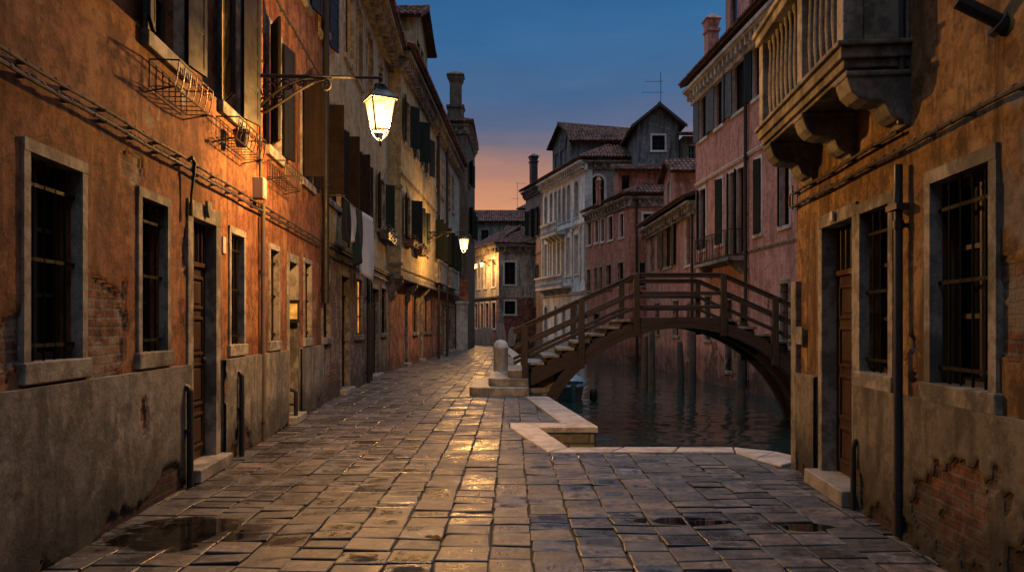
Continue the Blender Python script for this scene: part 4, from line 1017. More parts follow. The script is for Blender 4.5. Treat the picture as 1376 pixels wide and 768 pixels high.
antenna((9.55,47.8,15.1), 2.6, ((2.0,.95,0),(1.3,1.15,0)), 'two armed antenna rising from the dark grey gabled house')
h = house('townhouse', 'low dark house with a loggia window between grey gable and pink house', 'house', (12,46))
F = Face(h, (10.6,46.2), (13.2,46.2)); gw = [(.35,.75,11.3,12.6),(.85,1.25,11.3,12.6)]
wall(F, 0, F.L, -1.2, 13.2, gw, P['tower'], 5)
for o in gw: window(F, *o, rec=.15, sur=.08, fmat='bluegrey', pane='void')
string(F, -.02, F.L, 11.0, .12, .1, 'stonedark')
roof(F, [[(-.2,-.5,13.2),(F.L+.2,-.5,13.2),(F.L+.2,2.5,14.0),(-.2,2.5,14.0)]])

# ---- brick red corner house
c0 = (6.6,42.0)
h = house('townhouse', 'brick red corner house with a hipped roof dormer beside the palazzo', 'house', c0, 'red and pink houses along the canal')
F = Face(h, (4.92,49.05), c0)
u1 = [(789.5,794.5,6.7,8.15),(799.5,804,6.7,8.1),(807.5,812,6.65,8.05),(817.5,823.5,6.6,8.0),(832.5,838,6.55,7.9)]
u0 = [(789,793.5,3.7,5.1),(799,803,3.7,5.1),(805.5,809.5,3.7,5.1),(815,821.5,3.7,5.1),(830.5,838,3.7,5.1),(797,806,.2,2.2),(822,828,.6,2.2)]
wall(F, 0, F.L, -1.2, 8.75, [hole(F,*o) for o in u1+u0], P['brickred'], body=False)
for i, o in enumerate(u1): WIN(F, *o, rec=.15, sur=.09, mat='stonewhite', pane='void', fmat='greenwood' if i in (3,) else 'framewood')
for o in u0: WIN(F, *o, rec=.15, sur=.09, mat='stone', pane='void', fmat='greenwood')
cornice(F, 0, F.L+.2, 8.6, .35, 'stone', .5, .2)
G = Face(h, c0, (9.6,42.0)); g1 = hole(G, 864.5, 884, 6.5, 7.75); g0 = hole(G, 859.5, 867, 3.7, 5.0)
wall(G, 0, G.L, -1.2, 8.75, [g1,g0], P['brickred'], 7, sides=(False,True))
window(G, *g1, rec=.15, sur=.11, mat='stonewhite', pane='glass'); window(G, *g0, rec=.15, sur=.1, mat='stone')
cornice(G, -.2, G.L, 8.603, .3, 'stone', .5, .2); pipe(G, G.x(855), -.8, 8.6, .06, .1, 'iron')
R_ = roof(G, [[(-.4,-.45,8.85),(G.L+.2,-.45,8.85),(G.L+.2,4,10.8),(3.2,4,10.8)]], [((-.4,-.45,8.85),(3.2,4,10.8))])
roof(F, [[(0,-.45,8.85),(F.L+.4,-.45,8.85),(F.L-3,3,10.4),(0,3,10.4)]])
chimney(R_, None, (G.x(804,2.2), 2.2), .26, 8.6, 10.15, P['brickred'])
dmw = 2.6; Md = G.M @ Matrix.Translation((G.x(832,1.4),1.4,9.0))
mb = wall_mb(0, dmw, 0, 1.5, [(.15,.6,.35,1.2)], .2); mb.box(0,.2,.2,2.5,0,1.5); mb.box(dmw-.2,dmw,.2,2.5,0,1.5); mb.box(.2,dmw-.2,2.3,2.5,0,1.5)
do = mb.build('dormer', P['brickred'], h, Md)
mb = MB(); mb.box(.15,.6,.1,.14,.35,1.2); mb.build('window', M['glass'], do)
mb = MB(); roof_plane(mb, [(-.35,-.4,1.45),(dmw+.35,-.4,1.45),(dmw+.35,1.3,2.0),(-.35,1.3,2.0)]); caps(mb, ((-.35,1.3,2.0),(dmw+.35,1.3,2.0))); mb.build('roof', M['tile'], do)

# ---- rose house
h = house('townhouse', 'low rose house with wide dark green shutters and a roof dormer', 'house', (7.7,36), 'red and pink houses along the canal')
F = Face(h, (7.43,41.1), (7.70,31.25))
oo = [(874.5,879,4.3,6.2),(892,903,4.3,6.2),(921.5,928,4.1,6.15),(880,886,1.0,2.6),(905,912,1.0,2.6),(924,931,.0,2.4)]
wall(F, 0, F.L-.02, -1.2, 6.7, [hole(F,*o) for o in oo], P['rose'], 6)
for i, o in enumerate(oo): WIN(F, *o, rec=.15, sur=.1, mat='stone' if i != 2 else 'stonewhite', pane='void', fmat='greenwood', shut=(175,175) if i == 1 else None)
cornice(F, -.2, F.L-.02, 6.6, .4, 'stone', .45, .2); pipe(F, F.L-.2, -.8, 6.6, .06, .1, 'iron')
R_ = roof(F, [[(-.2,-.5,6.9),(F.L,-.5,6.9),(F.L,4,8.7),(-.2,4,8.7)]])
xa = F.x(892,.25); Md = F.M @ Matrix.Translation((xa,.25,6.95))
mb = wall_mb(0, 2.4, 0, 1.9, [(.7,1.5,.4,1.6)], .2); mb.box(0,.2,.2,3.4,0,1.9); mb.box(2.2,2.4,.2,3.4,0,1.9); mb.box(.2,2.2,3.2,3.4,0,1.9); mb.prism([(0,1.9),(2.4,1.9),(1.2,2.6)], 0, .2, 'y')
do = mb.build('dormer', P['rose'], h, Md)
mb = MB(); mb.box(.7,1.5,.1,.14,.4,1.6); mb.box(.6,.7,-.04,.02,.4,1.7); mb.box(1.5,1.6,-.04,.02,.4,1.7); mb.build('window', M['whiteframe'], do)
mb = MB(); roof_plane(mb, [(-.3,3.4,1.85),(-.3,-.3,1.85),(1.2,-.3,2.65),(1.2,3.4,2.65)]); roof_plane(mb, [(2.7,-.3,1.85),(2.7,3.4,1.85),(1.2,3.4,2.65),(1.2,-.3,2.65)]); caps(mb, ((1.2,-.3,2.65),(1.2,3.4,2.65))); mb.build('roof', M['tile'], do)

# ---- tall pink house
h = house('townhouse', 'tall pink house with iron balcony and open shutters right of the bridge', 'house', (8.2,24), 'red and pink houses along the canal')
F = Face(h, (7.70,31.2), (9.21,9.0)); R1 = F
um = [(940.5,950.5,9.05,11.0),(961,972,9.05,11.0),(985,1001,9.05,11.0),(1012,1021,9.05,10.95)]
lm = [(940.5,948.5,4.55,7.0),(963,971,4.55,7.0),(980.5,988,4.0,7.0),(991,1000,4.0,7.0),(1014.5,1023,4.5,6.95),(1049,1061,4.5,6.7)]
gm = [(1049,1060,1.0,2.75),(948,955,.9,2.6),(975,984,-.2,2.4)]
ext = []
for xx in (13.0,15.6,18.2,20.6): ext += [(xx,xx+1,9.05,11.0),(xx,xx+1,4.5,6.9)]
wall(F, 0, F.L, -1.2, 11.3, [hole(F,*o) for o in um+lm+gm]+ext, P['pink'], 7)
for i, o in enumerate(um): WIN(F, *o, rec=.14, sur=.09, mat='stonewhite', pane='void', fmat='greenwood', shut=((170,170),(170,168),(172,None),(170,None))[i], smat='bluegrey' if i < 3 else 'greenwood', sw=.45)
for i, o in enumerate(lm): WIN(F, *o, rec=.14, sur=.11, mat='stonewhite', pane='void', fmat='greenwood', shut=(20,25) if i in (1,4) else (30,None), smat='greenwood', sill=i not in (2,3))
for i, o in enumerate(gm): WIN(F, *o, rec=.2, sur=.11, mat='stone', grille=True, pane='void')
for o in ext: window(F, *o, rec=.14, sur=.1, pane='void', fmat='greenwood')
string(F, 0, F.L, 7.25, .1, .05, 'stonewhite'); string(F, 0, F.L, 3.95, .07, .03, 'stonedark'); cornice(F, -.25, F.L, 11.2, .5, 'stonewhite', .42, .22)
pipe(F, F.x(1005.5), -.7, 11.2, .06, .1, 'iron')
xa, xb = F.x(953), F.x(1001.5)
mb = MB(); mb.box(xa,xb,-.62,.01,3.72,3.84); mb.prism([(.01,3.3),(-.12,3.35),(-.5,3.66),(-.55,3.717),(.01,3.717)], xa+.2, xa+.4, 'x'); mb.prism([(.01,3.3),(-.12,3.35),(-.5,3.66),(-.55,3.717),(.01,3.717)], xb-.4, xb-.2, 'x')
bl = F.put(mb, 'balcony', M['stone'], bevel=.01)
g = MB()
for pts in ([(xa+.04,0,4.82),(xa+.04,-.58,4.82),(xb-.04,-.58,4.82),(xb-.04,0,4.82)],[(xa+.04,0,3.92),(xa+.04,-.58,3.92),(xb-.04,-.58,3.92),(xb-.04,0,3.92)]): g.tube(pts, .018, 6)
n = int((xb-xa)/.11)
for i in range(n+1): xx = xa+.04+(xb-xa-.08)*i/n; g.tube([(xx,-.58,3.84),(xx,-.58-.05*math.sin(i),4.2),(xx,-.58,4.82)], .009, 4)
for i in range(6):
    for xx in (xa+.04, xb-.04): g.tube([(xx,-.1*i,3.9),(xx,-.1*i,4.82)], .009, 4)
g.build('railing', M['iron'], bl)
R_ = roof(F, [[(-.3,-.6,11.55),(F.L,-.6,11.55),(F.L,4,13.3),(-.3,4,13.3)]])
chimney(R_, None, (F.x(956,.5), .5), .46, 11.4, 14.15, P['pink'])
xa = F.x(975,.7); mb = wall_mb(0, 7, 0, 3.4, [(.55,1.25,1.3,2.7),(2.4,3.2,1.3,2.7)], .25); mb.box(0,.25,.25,4,0,3.4); mb.box(6.75,7,.25,4,0,3.4); mb.box(.25,6.75,3.75,4,0,3.4); mb.box(.25,6.75,.25,3.75,3.2,3.38)
do = mb.build('attic', P['pink'], h, F.M @ Matrix.Translation((xa,.7,11.6)))
mb = MB()
for a, b in ((.55,1.25),(2.4,3.2)): mb.box(a,b,.1,.14,1.3,2.7); 
mb.build('window', M['glass'], do)
mb = MB()
for a, b in ((.55,1.25),(2.4,3.2)): mb.box(a-.08,b+.08,-.06,.02,1.2,1.3)
mb.build('sill', M['stone'], do)

# ---- near orange house on the right
h = house('townhouse', 'orange plastered house with a stone balcony, closest on the right', 'house', (2.7,5))
F = Face(h, (2.98,7.8), (2.98-.082*10.8,-3)); RB = F
ow = [(1157,1196,1.12,2.40),(1252,1332,1.12,2.42)]; od = [(1106,1147,0,2.40)]
uw = [(F.x(1060),F.x(1110),3.62,6.0),(F.x(1132),F.x(1165),3.62,6.0),(4.9,5.8,3.9,5.6),(7.0,7.9,3.9,5.6),(5.4,6.3,1.12,2.42),(7.6,8.5,1.12,2.42)]
up2 = [(.8,1.6,7,8.6),(2.6,3.4,7,8.6),(4.9,5.7,7,8.6)]
holes = [hole(F,*o) for o in ow+od]+uw+up2; ZR = 3.2
low = [h_ for h_ in holes if h_[3] < ZR]; wall(F, 0, F.L, -1.3, ZR, low, P['orange'], 6, y=.04, name='lower_wall'); wall(F, 0, F.L, ZR, 9.4, [h_ for h_ in holes if h_[2] > ZR], P['orange'], 6)
RX = 5.0
mb = wall_mb(RX, F.L, .98, ZR-.002, [h_ for h_ in low if h_[0] > RX-.2], .045, y=-.004); F.put(mb, 'plaster_coat', P['orange'])
bl_ = [(2.68,1.42,.26,.55,.50),(3.95,1.45,.55,.55,.5),(.30,1.42,.22,.24,.34),(4.5,1.7,.5,.8,.4)]
relief(F, 0.0, RX-.003, .98, ZR, .004, low, lambda x_, z_: fract(x_, z_, 4.4)+blobv(x_, z_, bl_), .31, P['orangerelief'], 'plaster_coat',
       flake=lambda x_, z_: fract(x_, z_, 9.2, .30)+blobv(x_, z_, [(4.1,2.1,.5,.9,.5)])+.03)
for o in ow: WIN(F, *o, rec=.14, sur=.075, out=.016, sillo=.04, grille=True, sillh=.12)
for o in uw[:2]: window(F, *o, rec=.22, sur=.1, sill=False, mat='stone', fmat='brownwood')
for o in uw[2:4]: window(F, *o, rec=.22, sur=.1, shut=(165,165), smat='darkshutter', lou=False)
for o in uw[4:]: window(F, *o, rec=.14, sur=.1, grille=True)
for o in up2: window(F, *o, rec=.22, sur=.1)
door(F, F.x(1106), F.x(1147), 2.40, rec=.13, sur=.10, z0=.14, transom=True)
ph = [(F.x(1101)-.03, F.x(1153)+.01, -.3, 1.2)]
mb = wall_mb(0.02, F.L, -.2, .992, ph, .05, y=-.008); F.put(mb, 'plinth', P['orangeplinth'])
relief(F, .02, 5.6, -.02, 1.0, -.045, ph, lambda x_, z_: fract(x_, z_, 6.1, .30)+.75*max(0,.33-z_)+blobv(x_, z_, [(3.6,.4,.95,.42,.45),(1.75,.25,.3,.3,.4)]), .28, P['orangeplinth'], 'plinth_coat',
       flake=lambda x_, z_: fract(x_, z_, 2.4, .34)+.3*max(0,.5-z_))
mb = MB(); e_ = [.02]+[v_ for h_ in ph for v_ in h_[:2]]+[F.L]
for a_, b_ in zip(e_[::2], e_[1::2]): mb.box(a_, b_, -.044, .03, .992, 1.006)
F.put(mb, 'plinth_lip', P['orangeplinth'])
mb = MB(); mb.box(-.03,.14,-.05,.02,-.9,1.95); F.put(mb, 'corner_pilaster', M['stonedark'], bevel=.01)
cableline(F, .02, F.L-.2, 2.725, .016, -.05); cableline(F, .02, F.x(1216), 2.86, .014, -.05)
mb = MB(); mb.tube([(.02,-.05,2.86),(-.03,-.05,2.85),(-.04,-.05,2.79),(-.03,-.05,2.735),(.02,-.05,2.725)], .02, 7); mb.tube([(.03,-.05,2.95),(.03,-.05,2.7)], .012, 6); F.put(mb, 'cable_end', M['cable'], smooth=True)
pipe(F, F.x(1219), .02, 2.62, .030, .06, 'lead'); pipe(F, F.x(1221), 2.9, 9, .03, .05, 'lead')
mb = MB(); xx = F.x(1219); mb.box(xx-.09,xx+.09,-.11,-.02,2.3,2.34); mb.lathe([(.04,2.3),(.018,2.52),(.004,2.55)], 8, (xx,-.07,0)); F.put(mb, 'pipe_bracket', M['lead'])
mb = MB(); xx = F.x(1159.5); mb.tube([(xx,-.075,.0),(xx,-.075,.5),(xx,-.06,.56),(xx,0,.57)], .022, 9); F.put(mb, 'gutter_spout', M['iron'], smooth=True)
mb = MB(); mb.box(.16,.36,-.055,-.035,1.30,1.48); F.put(mb, 'notice_plate', M['stone'], bevel=.004)
mb = MB(); xx = F.x(1125); mb.box(xx-.035,xx+.035,-.055,-.038,2.42,2.50); F.put(mb, 'number_plate', M['stonewhite'])
mb = MB(); mb.tube([(F.x(1347),.02,3.13),(F.x(1343),-.22,3.28)], .04, 9); mb.tube([(F.x(1347),.0,3.12),(F.x(1347),-.03,3.14)], .07, 9); F.put(mb, 'flag_holder', M['iron'], smooth=True)
roof(F, [[(-.3,-.5,9.5),(F.L,-.5,9.5),(F.L,4,11.3),(-.3,4,11.3)]]); cornice(F, -.2, F.L, 9.35, .45, 'stone')
# stone balcony on three corbels
D = .47; xa, xb = F.x(1018,-D), F.x(1130,-D)
mb = MB(); mb.box(xa, xb, -D, .02, 3.36, 3.44); mb.box(xa-.03, xb+.03, -D-.03, .02, 3.44+.001, 3.475); mb.box(xa+.03, xb-.03, -D+.03, .02, 3.30, 3.36-.001); mb.box(xa+.06, xb-.06, -D+.06, .02, 3.27, 3.30-.001)
bl = F.put(mb, 'balcony', M['stonedark'], bevel=.008)
for xc in (xa+.22, (xa+xb)/2+.05, xb-.12):
    poly = [(.02,2.88),(-.04,2.88),(-.05,2.92),(-.09,2.925),(-.14,2.96),(-.17,3.03),(-.20,3.06),(-.28,3.06),(-.35,3.08),(-.40,3.13),(-.425,3.20),(-.43,3.268),(.02,3.268)]
    c = MB(); c.prism(poly, xc-.12, xc+.12, 'x'); c.box(xc-.135, xc+.135, -.44, .0, 3.225, 3.266); c.build('corbel', M['stonedark'], bl, bevel=.012)
b0 = MB(); b0.lathe([(.040,0),(.040,.05),(.028,.07),(.026,.10),(.033,.2),(.037,.3),(.034,.42),(.028,.6),(.025,.70),(.028,.74),(.038,.77),(.038,.82)], 10)
pxs = xa+.17; nb = 15
bal = None
for i in range(nb):
    xx = xa+.20+(xb-xa-.42)*i/(nb-1)
    if i == 7: continue
    if bal is None: bal = b0.build('baluster', M['stonedark'], bl, smooth=True); o = bal
    else: o = bal.copy(); COL.objects.link(o)
    o.parent = bl; o.location = (xx, -D+.09, 3.475)
for xx in (xa+.05, xa+.20+(xb-xa-.42)*7/12, xb-.08):
    p = MB(); p.box(xx-.065, xx+.065, -D+.02, -D+.16, 3.475, 4.30); p.build('pier', M['stone'], bl, bevel=.008)
p = MB(); p.box(xb-.15, xb-.02, -D+.165, .0, 3.475, 4.30); p.build('end_panel', M['stonedark'], bl, bevel=.006)
p = MB(); p.box(xa+.0, xa+.1, -D+.165, .0, 3.475, 4.30); p.build('end_panel', M['stonedark'], bl, bevel=.006)
p = MB(); p.box(xa-.02, xb+.02, -D-.02, -D+.19, 4.30, 4.38); p.box(xa-.05, xb+.05, -D-.05, -D+.21, 4.38+.001, 4.43); p.box(xb-.17, xb+.02, -D+.192, .0, 4.30, 4.42); p.box(xa-.02, xa+.12, -D+.192, .0, 4.30, 4.42)
p.build('handrail', M['stone'], bl, bevel=.01)
# ================================================================== STREET LAMPS
def scroll(mb, cx, cz, r0, r1, a0, turns, y=0, rad=.012, n=26):
    pts = []
    for i in range(n+1):
        t = i/n; a = a0+turns*2*math.pi*t; r = r0+(r1-r0)*t; pts.append((cx+r*math.cos(a), y, cz+r*math.sin(a)))
    mb.tube(pts, rad, 6)
def make_lamp(L=1.58):
    """bracket lamp: origin on the wall at arm height, arm along local +x"""
    root = empty('street_lamp')
    b = MB()
    b.box(-.02,.02,-.035,.035,-.52,.06); b.tube([(0,0,0),(L+.02,0,0)], .019, 8); b.box(0,L*.62,-.012,.012,-.03,-.012)
    pts = []
    for i in range(15):
        t = i/14; pts.append((.03+.72*t, 0, -.43*(1-t)**1.6-.035+.03*math.sin(t*math.pi)))
    b.tube(pts, .022, 7)
    b.tube([(.03,0,-.43),(.16,0,-.46),(.32,0,-.36),(.55,0,-.20),(.75,0,-.08),(.9,0,-.045)], .016, 6)
    scroll(b, .90, -.115, .075, .015, math.pi/2, -1.4)
    scroll(b, .20, -.16, .12, .02, math.pi*.9, 1.8); scroll(b, .16, -.33, .10, .02, math.pi*.4, -1.6); scroll(b, .42, -.12, .085, .015, math.pi, -1.5)
    scroll(b, .06, -.455, .05, .012, math.pi, 1.5); scroll(b, .60, -.075, .05, .012, math.pi, 1.4); scroll(b, .34, -.255, .05, .01, 0, 1.5)
    for (x_, z_) in ((.3,-.06),(.5,-.15),(.25,-.27),(.1,-.2),(.68,-.1)): b.lathe([(.004,-.03),(.022,-.015),(.022,.015),(.004,.03)], 6, (x_,0,z_))
    b.build('bracket', M['iron'], root, smooth=True)
    f = MB(); rot = R(45+24); x0 = L
    def sq(z, r, z2, r2): f.lathe([(r,z),(r2,z2)], 4, (x0,0,0), rot)
    f.lathe([(.012,.07),(.022,.05),(.012,.02),(.03,-.0),(.03,-.02),(.015,-.05),(.02,-.08)], 8, (x0,0,0))
    f.lathe([(.03,-.07),(.075,-.085),(.082,-.10),(.06,-.115)], 12, (x0,0,0))
    f.lathe([(.085,-.105),(.095,-.12),(.10,-.16),(.15,-.20),(.235,-.255),(.255,-.275),(.255,-.29),(.22,-.292)], 4, (x0,0,0), rot)
    top, bot, zt, zb = .212, .125, -.29, -.66
    for k in range(4):
        a = rot+k*math.pi/2; c, s_ = math.cos(a), math.sin(a)
        f.tube([(x0+top*c,top*s_,zt),(x0+bot*c,bot*s_,zb)], .011, 5)
        f.tube([(x0+bot*c,bot*s_,zb),(x0+bot*.8*c,bot*.8*s_,zb-.05),(x0+.06*c,.06*s_,zb-.105),(x0+.015*c,.015*s_,zb-.125)], .009, 5)
        a2 = a+math.pi/2; f.tube([(x0+bot*c,bot*s_,zb),(x0+bot*math.cos(a2),bot*math.sin(a2),zb)], .012, 5); f.tube([(x0+top*c,top*s_,zt),(x0+top*math.cos(a2),top*math.sin(a2),zt)], .013, 5)
    f.lathe([(.02,-.78),(.024,-.80),(.01,-.82),(.016,-.84),(.003,-.87)], 8, (x0,0,0))
    ln = f.build('lantern', M['iron'], root)
    for k in range(4):
        p = MB(); a = rot+k*math.pi/2; a2 = a+math.pi/2; q = .985
        p.add([(x0+top*q*math.cos(a),top*q*math.sin(a),zt),(x0+top*q*math.cos(a2),top*q*math.sin(a2),zt),(x0+bot*q*math.cos(a2),bot*q*math.sin(a2),zb),(x0+bot*q*math.cos(a),bot*q*math.sin(a),zb)], [(0,1,2,3)])
        p.build('pane', M['lampglass'], ln)
    bu = MB(); bu.lathe([(.02,zt-.03),(.045,zt-.06),(.062,zt-.14),(.05,zt-.22),(.02,zt-.26)], 12, (x0,0,0)); bu.build('bulb', M['bulb'], ln, smooth=True)
    return root
def lamp_light(root, L, power, r=.07):
    l = bpy.data.lights.new('lamp_light','POINT'); l.energy = power; l.color = (1,.49,.135); l.shadow_soft_size = r
    o = bpy.data.objects.new('lamp_light', l); COL.objects.link(o); o.parent = root; o.location = (L,0,-.60)
    return o
def place_lamp(root, face, px, z, yaw_in=True):
    p = face.W @ Vector((face.x(px), 0, z)); root.location = p; root.rotation_euler.z = math.atan2(-face.y.y, -face.y.x)
lamp = make_lamp(); tag(lamp, 'large scrolled iron street lamp, brightest, fixed to the near orange-red house', 'street lamp', 'lit street lamps on wall brackets')
place_lamp(lamp, L1, 338.5, 4.60); 
others = []
for face, px, z, sc_, lab in ((L3, 568.5, 5.06, 1, 'smaller street lamp on the yellow house, hanging over the far end of the street'),
                              (F1, 667, 6.75, .8, 'tiny glowing lamp on the far grey house, the one nearer its corner'),
                              (F1, 658, 6.75, .8, 'tiny glowing lamp on the far grey house, deeper in the street')):
    c = copy_tree(lamp); place_lamp(c, face, px, z); c.scale = (sc_,)*3; c['label'] = lab; others.append(c)
lamp_light(lamp, 1.58, 1250); lamp_light(others[0], 1.58, 760); lamp_light(others[1], 1.58, 650); lamp_light(others[2], 1.58, 650)

# small lit case in the recessed doorway of the near house
mb = MB(); xx = L1.x(398.5)-.03
mb.box(xx-.06, xx+.02, -.05, .13, 1.56, 1.86); mb.box(xx-.07, xx+.02, -.06, .135, 1.53, 1.56-.001); mb.box(xx-.07,xx+.02,-.06,.135,1.86+.001,1.89)
o = mb.build('display_case', M['iron'], None, L1.W); tag(o, 'small glowing glass case fixed inside a recessed doorway on the left', 'display case')
p = MB(); p.box(xx-.066, xx-.06, -.03, .11, 1.59, 1.83); p.build('pane', M['litpane'], o)

# ================================================================== BRIDGE
BX, BY0, BY1 = 3.66, 16.3, 18.5
br = empty('wooden_bridge', (BX,(BY0+BY1)/2,0)); tag(br, 'brown timber arched footbridge with railings and stepped deck over the canal', 'bridge')
Mb = Matrix.Translation((-BX,-(BY0+BY1)/2,0))
def bp(mb, name, mat, **k): return mb.build(name, M[mat], br, Mb, **k)
XL, XA, XB, XR = .28, 2.72, 4.62, 7.3       # foot post, flat start, flat end, right foot
def top(x):   # height of the hand rail
    if x < XA: return 2.60-(XA-x)*(2.60-1.48)/(XA-XL)
    if x > XB: return 2.60-(x-XB)*(2.60-1.42)/(XR-XB)
    return 2.60
def arch(dr, n=28, lo=-.55):
    cx, zc, Rr = 3.72, -1.77, 3.2
    pts = []
    for i in range(n+1):
        a = math.pi*(.10+.80*i/n); pts.append((cx+(Rr+dr)*math.cos(a), zc+(Rr+dr)*math.sin(a)))
    return pts
for y0 in (BY0-.06, BY0+1.0, BY1-.16):
    mb = MB()
    for r0_, r1_, dy_ in ((0,.115,0),(.12,.24,.018)):
        a0, a1 = arch(r0_), arch(r1_); n = len(a0); mb.add([(x_, yy_, z_) for yy_ in (y0+dy_, y0+.2-dy_) for x_, z_ in a0+a1],
            [q_ for i in range(n-1) for q_ in ((i,i+1,n+i+1,n+i),(2*n+i,3*n+i,3*n+i+1,2*n+i+1),(i,2*n+i,2*n+i+1,i+1),(n+i,n+i+1,3*n+i+1,3*n+i))]+[(0,n,3*n,2*n),(n-1,3*n-1,4*n-1,2*n-1)])
    bp(mb, 'arch_beam', 'timber')
# planking under the deck, following the arch
mb = MB(); a0, a1 = arch(.10, 40), arch(.17, 40)
for i in range(40):
    mb.prism([a0[i],a1[i],a1[i+1],a0[i+1]], BY0+.15, BY1-.17, 'y')
bp(mb, 'arch_planking', 'timber_v')
# stringers under the flights and the deck edge
for y0 in (BY0+.16, BY1-.30):
    mb = MB(); mb.prism([(XL+.1,.12),(XL+.1,.52),(XA,1.60),(XA,1.33)], y0, y0+.12, 'y'); bp(mb, 'stringer', 'timber')
    mb = MB(); mb.prism([(XR,.12),(XR,.52),(XB,1.60),(XB,1.33)], y0, y0+.12, 'y'); bp(mb, 'stringer', 'timber')
for y0 in (BY0-.02, BY1-.12):
    mb = MB(); mb.box(XA-.12, XB+.12, y0, y0+.14, 1.53, 1.66); bp(mb, 'edge_beam', 'timber', bevel=.01)
mb = MB()
n = 12
for i in range(n): xx = XA+(XB-XA)*i/n; mb.box(xx+.004, xx+(XB-XA)/n-.004, BY0+.13, BY1-.13, 1.602, 1.658+rnd.uniform(-.003,.003))
bp(mb, 'deck', 'timber_v')
# stepped flights
nst = 7
for s_, xs_, xe in ((1, XL+.10, XA), (-1, XR-.10, XB)):
    for i in range(nst):
        t0 = i/nst; x0 = xs_+(xe-xs_)*t0; x1 = xs_+(xe-xs_)*(i+1)/nst; z = .52+(1.63-.52)*(i+1)/nst-.01
        mb = MB(); mb.box(x0-.05*s_, x1, BY0+.14, BY1-.14, z-.06, z); bp(mb, 'tread', 'step', bevel=.012)
        mb = MB(); mb.box(x0, x0+.05*s_, BY0+.16, BY1-.16, z-.06-.158, z-.061); bp(mb, 'riser', 'timber')
# railings
def rail(x0, z0, x1, z1, y, w, h, name, cap=False):
    L = math.hypot(x1-x0, z1-z0); a = math.atan2(z1-z0, x1-x0); T = Matrix.Translation((x0,y,z0)) @ Matrix.Rotation(-a,4,'Y')
    mb = MB(); mb.box(0, L, -w/2, w/2, -h, 0, M=T)
    if cap: mb.box(-.0, L, -w*.5-.028, w*.5+.028, 0, .035, M=T)
    bp(mb, name, 'timber', bevel=.008)
for y in (BY0, BY1):
    s_ = -1 if y == BY0 else 1
    for off, w_, h_, nm in ((0,.06,.07,'handrail'),(.37,.05,.078,'rail'),(.67,.05,.078,'rail')):
        c = nm == 'handrail'; yy = y+s_*-.052 if not c else y
        rail(XL-.26, top(XL-.26)-off, XA, 2.60-off, yy, w_, h_, nm, c); rail(XA, 2.60-off, XB, 2.60-off, yy, w_, h_, nm, c); rail(XB, 2.60-off, XR+.15, top(XR+.15)-off, yy, w_, h_, nm, c)
    for x_, zb in ((XL,-.02),(1.52,.55),(XA,1.25),(XB,1.25),(5.75,.62),(XR,-.02)):
        mb = MB(); mb.box(x_-.066, x_+.066, y-.06+s_*.04, y+.06+s_*.04, zb, top(x_)-.002); bp(mb, 'post', 'timber_v', bevel=.01)
    for x_, zb_ in ((XA,1.58),(XB,1.58),(XA,1.36),(XB,1.36),(1.52,1.0),(1.52,.8),(5.75,1.0),(XL,.35)):
        mb = MB(); mb.lathe([(.012,-.02),(.022,-.012),(.022,.012),(.006,.02)], 8); mb.v = [(x_+a, y+s_*.104+s_*abs(c)*.5, zb_+b) for a,b,c in mb.v]; bp(mb, 'bolt', 'iron')
# stone steps at the foot
ft = empty('stone_steps', (-.2,17.4,0)); tag(ft, 'worn pale stone steps with rounded ends leading up to the wooden bridge', 'steps')
Mf = Matrix.Translation((.2,-17.4,0))
for k, (x0, y0, z0, z1) in enumerate(((-.92,15.75,-.02,.17),(-.52,16.1,.17-.001,.335),(-.10,16.32,.335-.001,.50))):
    y1 = 18.9-k*.15; r = .30; pl = []
    for i in range(7): a = math.pi+math.pi/2*i/6; pl.append((x0+r+r*math.cos(a), y0+r+r*math.sin(a)))
    pl += [(.36,y0),(.36,y1)]
    for i in range(7): a = math.pi/2+math.pi/2*i/6; pl.append((x0+r+r*math.cos(a), y1-r+r*math.sin(a)))
    mb = MB(); mb.prism(pl, z0, z1); mb.build('step', M['step'], ft, Mf, bevel=.02)
mb = MB(); mb.box(.365, 1.02, 16.35, 18.45, -1.4, .10); mb.box(.37, .95, 16.75, 18.05, .101, .48); mb.build('abutment', M['quaywall'], ft, Mf)
mb = MB(); mb.box(XR-.15, 9.0, 15.6, 19.2, -1.6, -.01); structure(mb.build('quay', M['quaywall']))
# bollard
mb = MB(); mb.lathe([(.215,0),(.215,.08),(.19,.10),(.185,.86),(.20,.88),(.20,.93),(.185,.95),(.17,1.03),(.11,1.09),(.02,1.115)], 20)
o = mb.build('bollard', M['stonewhite'], None, Matrix.Translation((-.29,19.25,0)), smooth=True); tag(o, 'short round topped white stone bollard at the foot of the bridge', 'bollard')

# ================================================================== CANAL THINGS
mb = MB(); secs = []
for t, wd, zk, zs in ((0,.05,-.25,.58),(.12,.36,-.3,.52),(.35,.62,-.32,.46),(.7,.70,-.32,.44),(1,.62,-.28,.46)):
    secs.append([(-wd,zs),(-wd*.93,zs-.3),(-wd*.6,zk),(wd*.6,zk),(wd*.93,zs-.3),(wd,zs)])
Ls = [0,.55,1.5,3.0,4.4]
bt = empty('covered_boat', (1.82,22.0,WZ)); bt.scale = (1.12,1,1.1); bt.rotation_euler.z = R(8); tag(bt, 'small moored boat under a blue tarpaulin half hidden by the bridge', 'boat')
vs = [(a, L, b) for L, s_ in zip(Ls, secs) for a, b in s_]; fs = []
for i in range(4):
    for k in range(5): fs.append((i*6+k,i*6+k+1,(i+1)*6+k+1,(i+1)*6+k))
fs += [tuple(range(6)), tuple(range(24,30))]
hull = MB(); hull.add(vs, fs); m = NT('boat_paint'); M['boat'] = m.fin(m.mix(m.sstep(m.noise(5,5,.7),.4,.7),(.03,.09,.115),(.02,.05,.065)), .35)
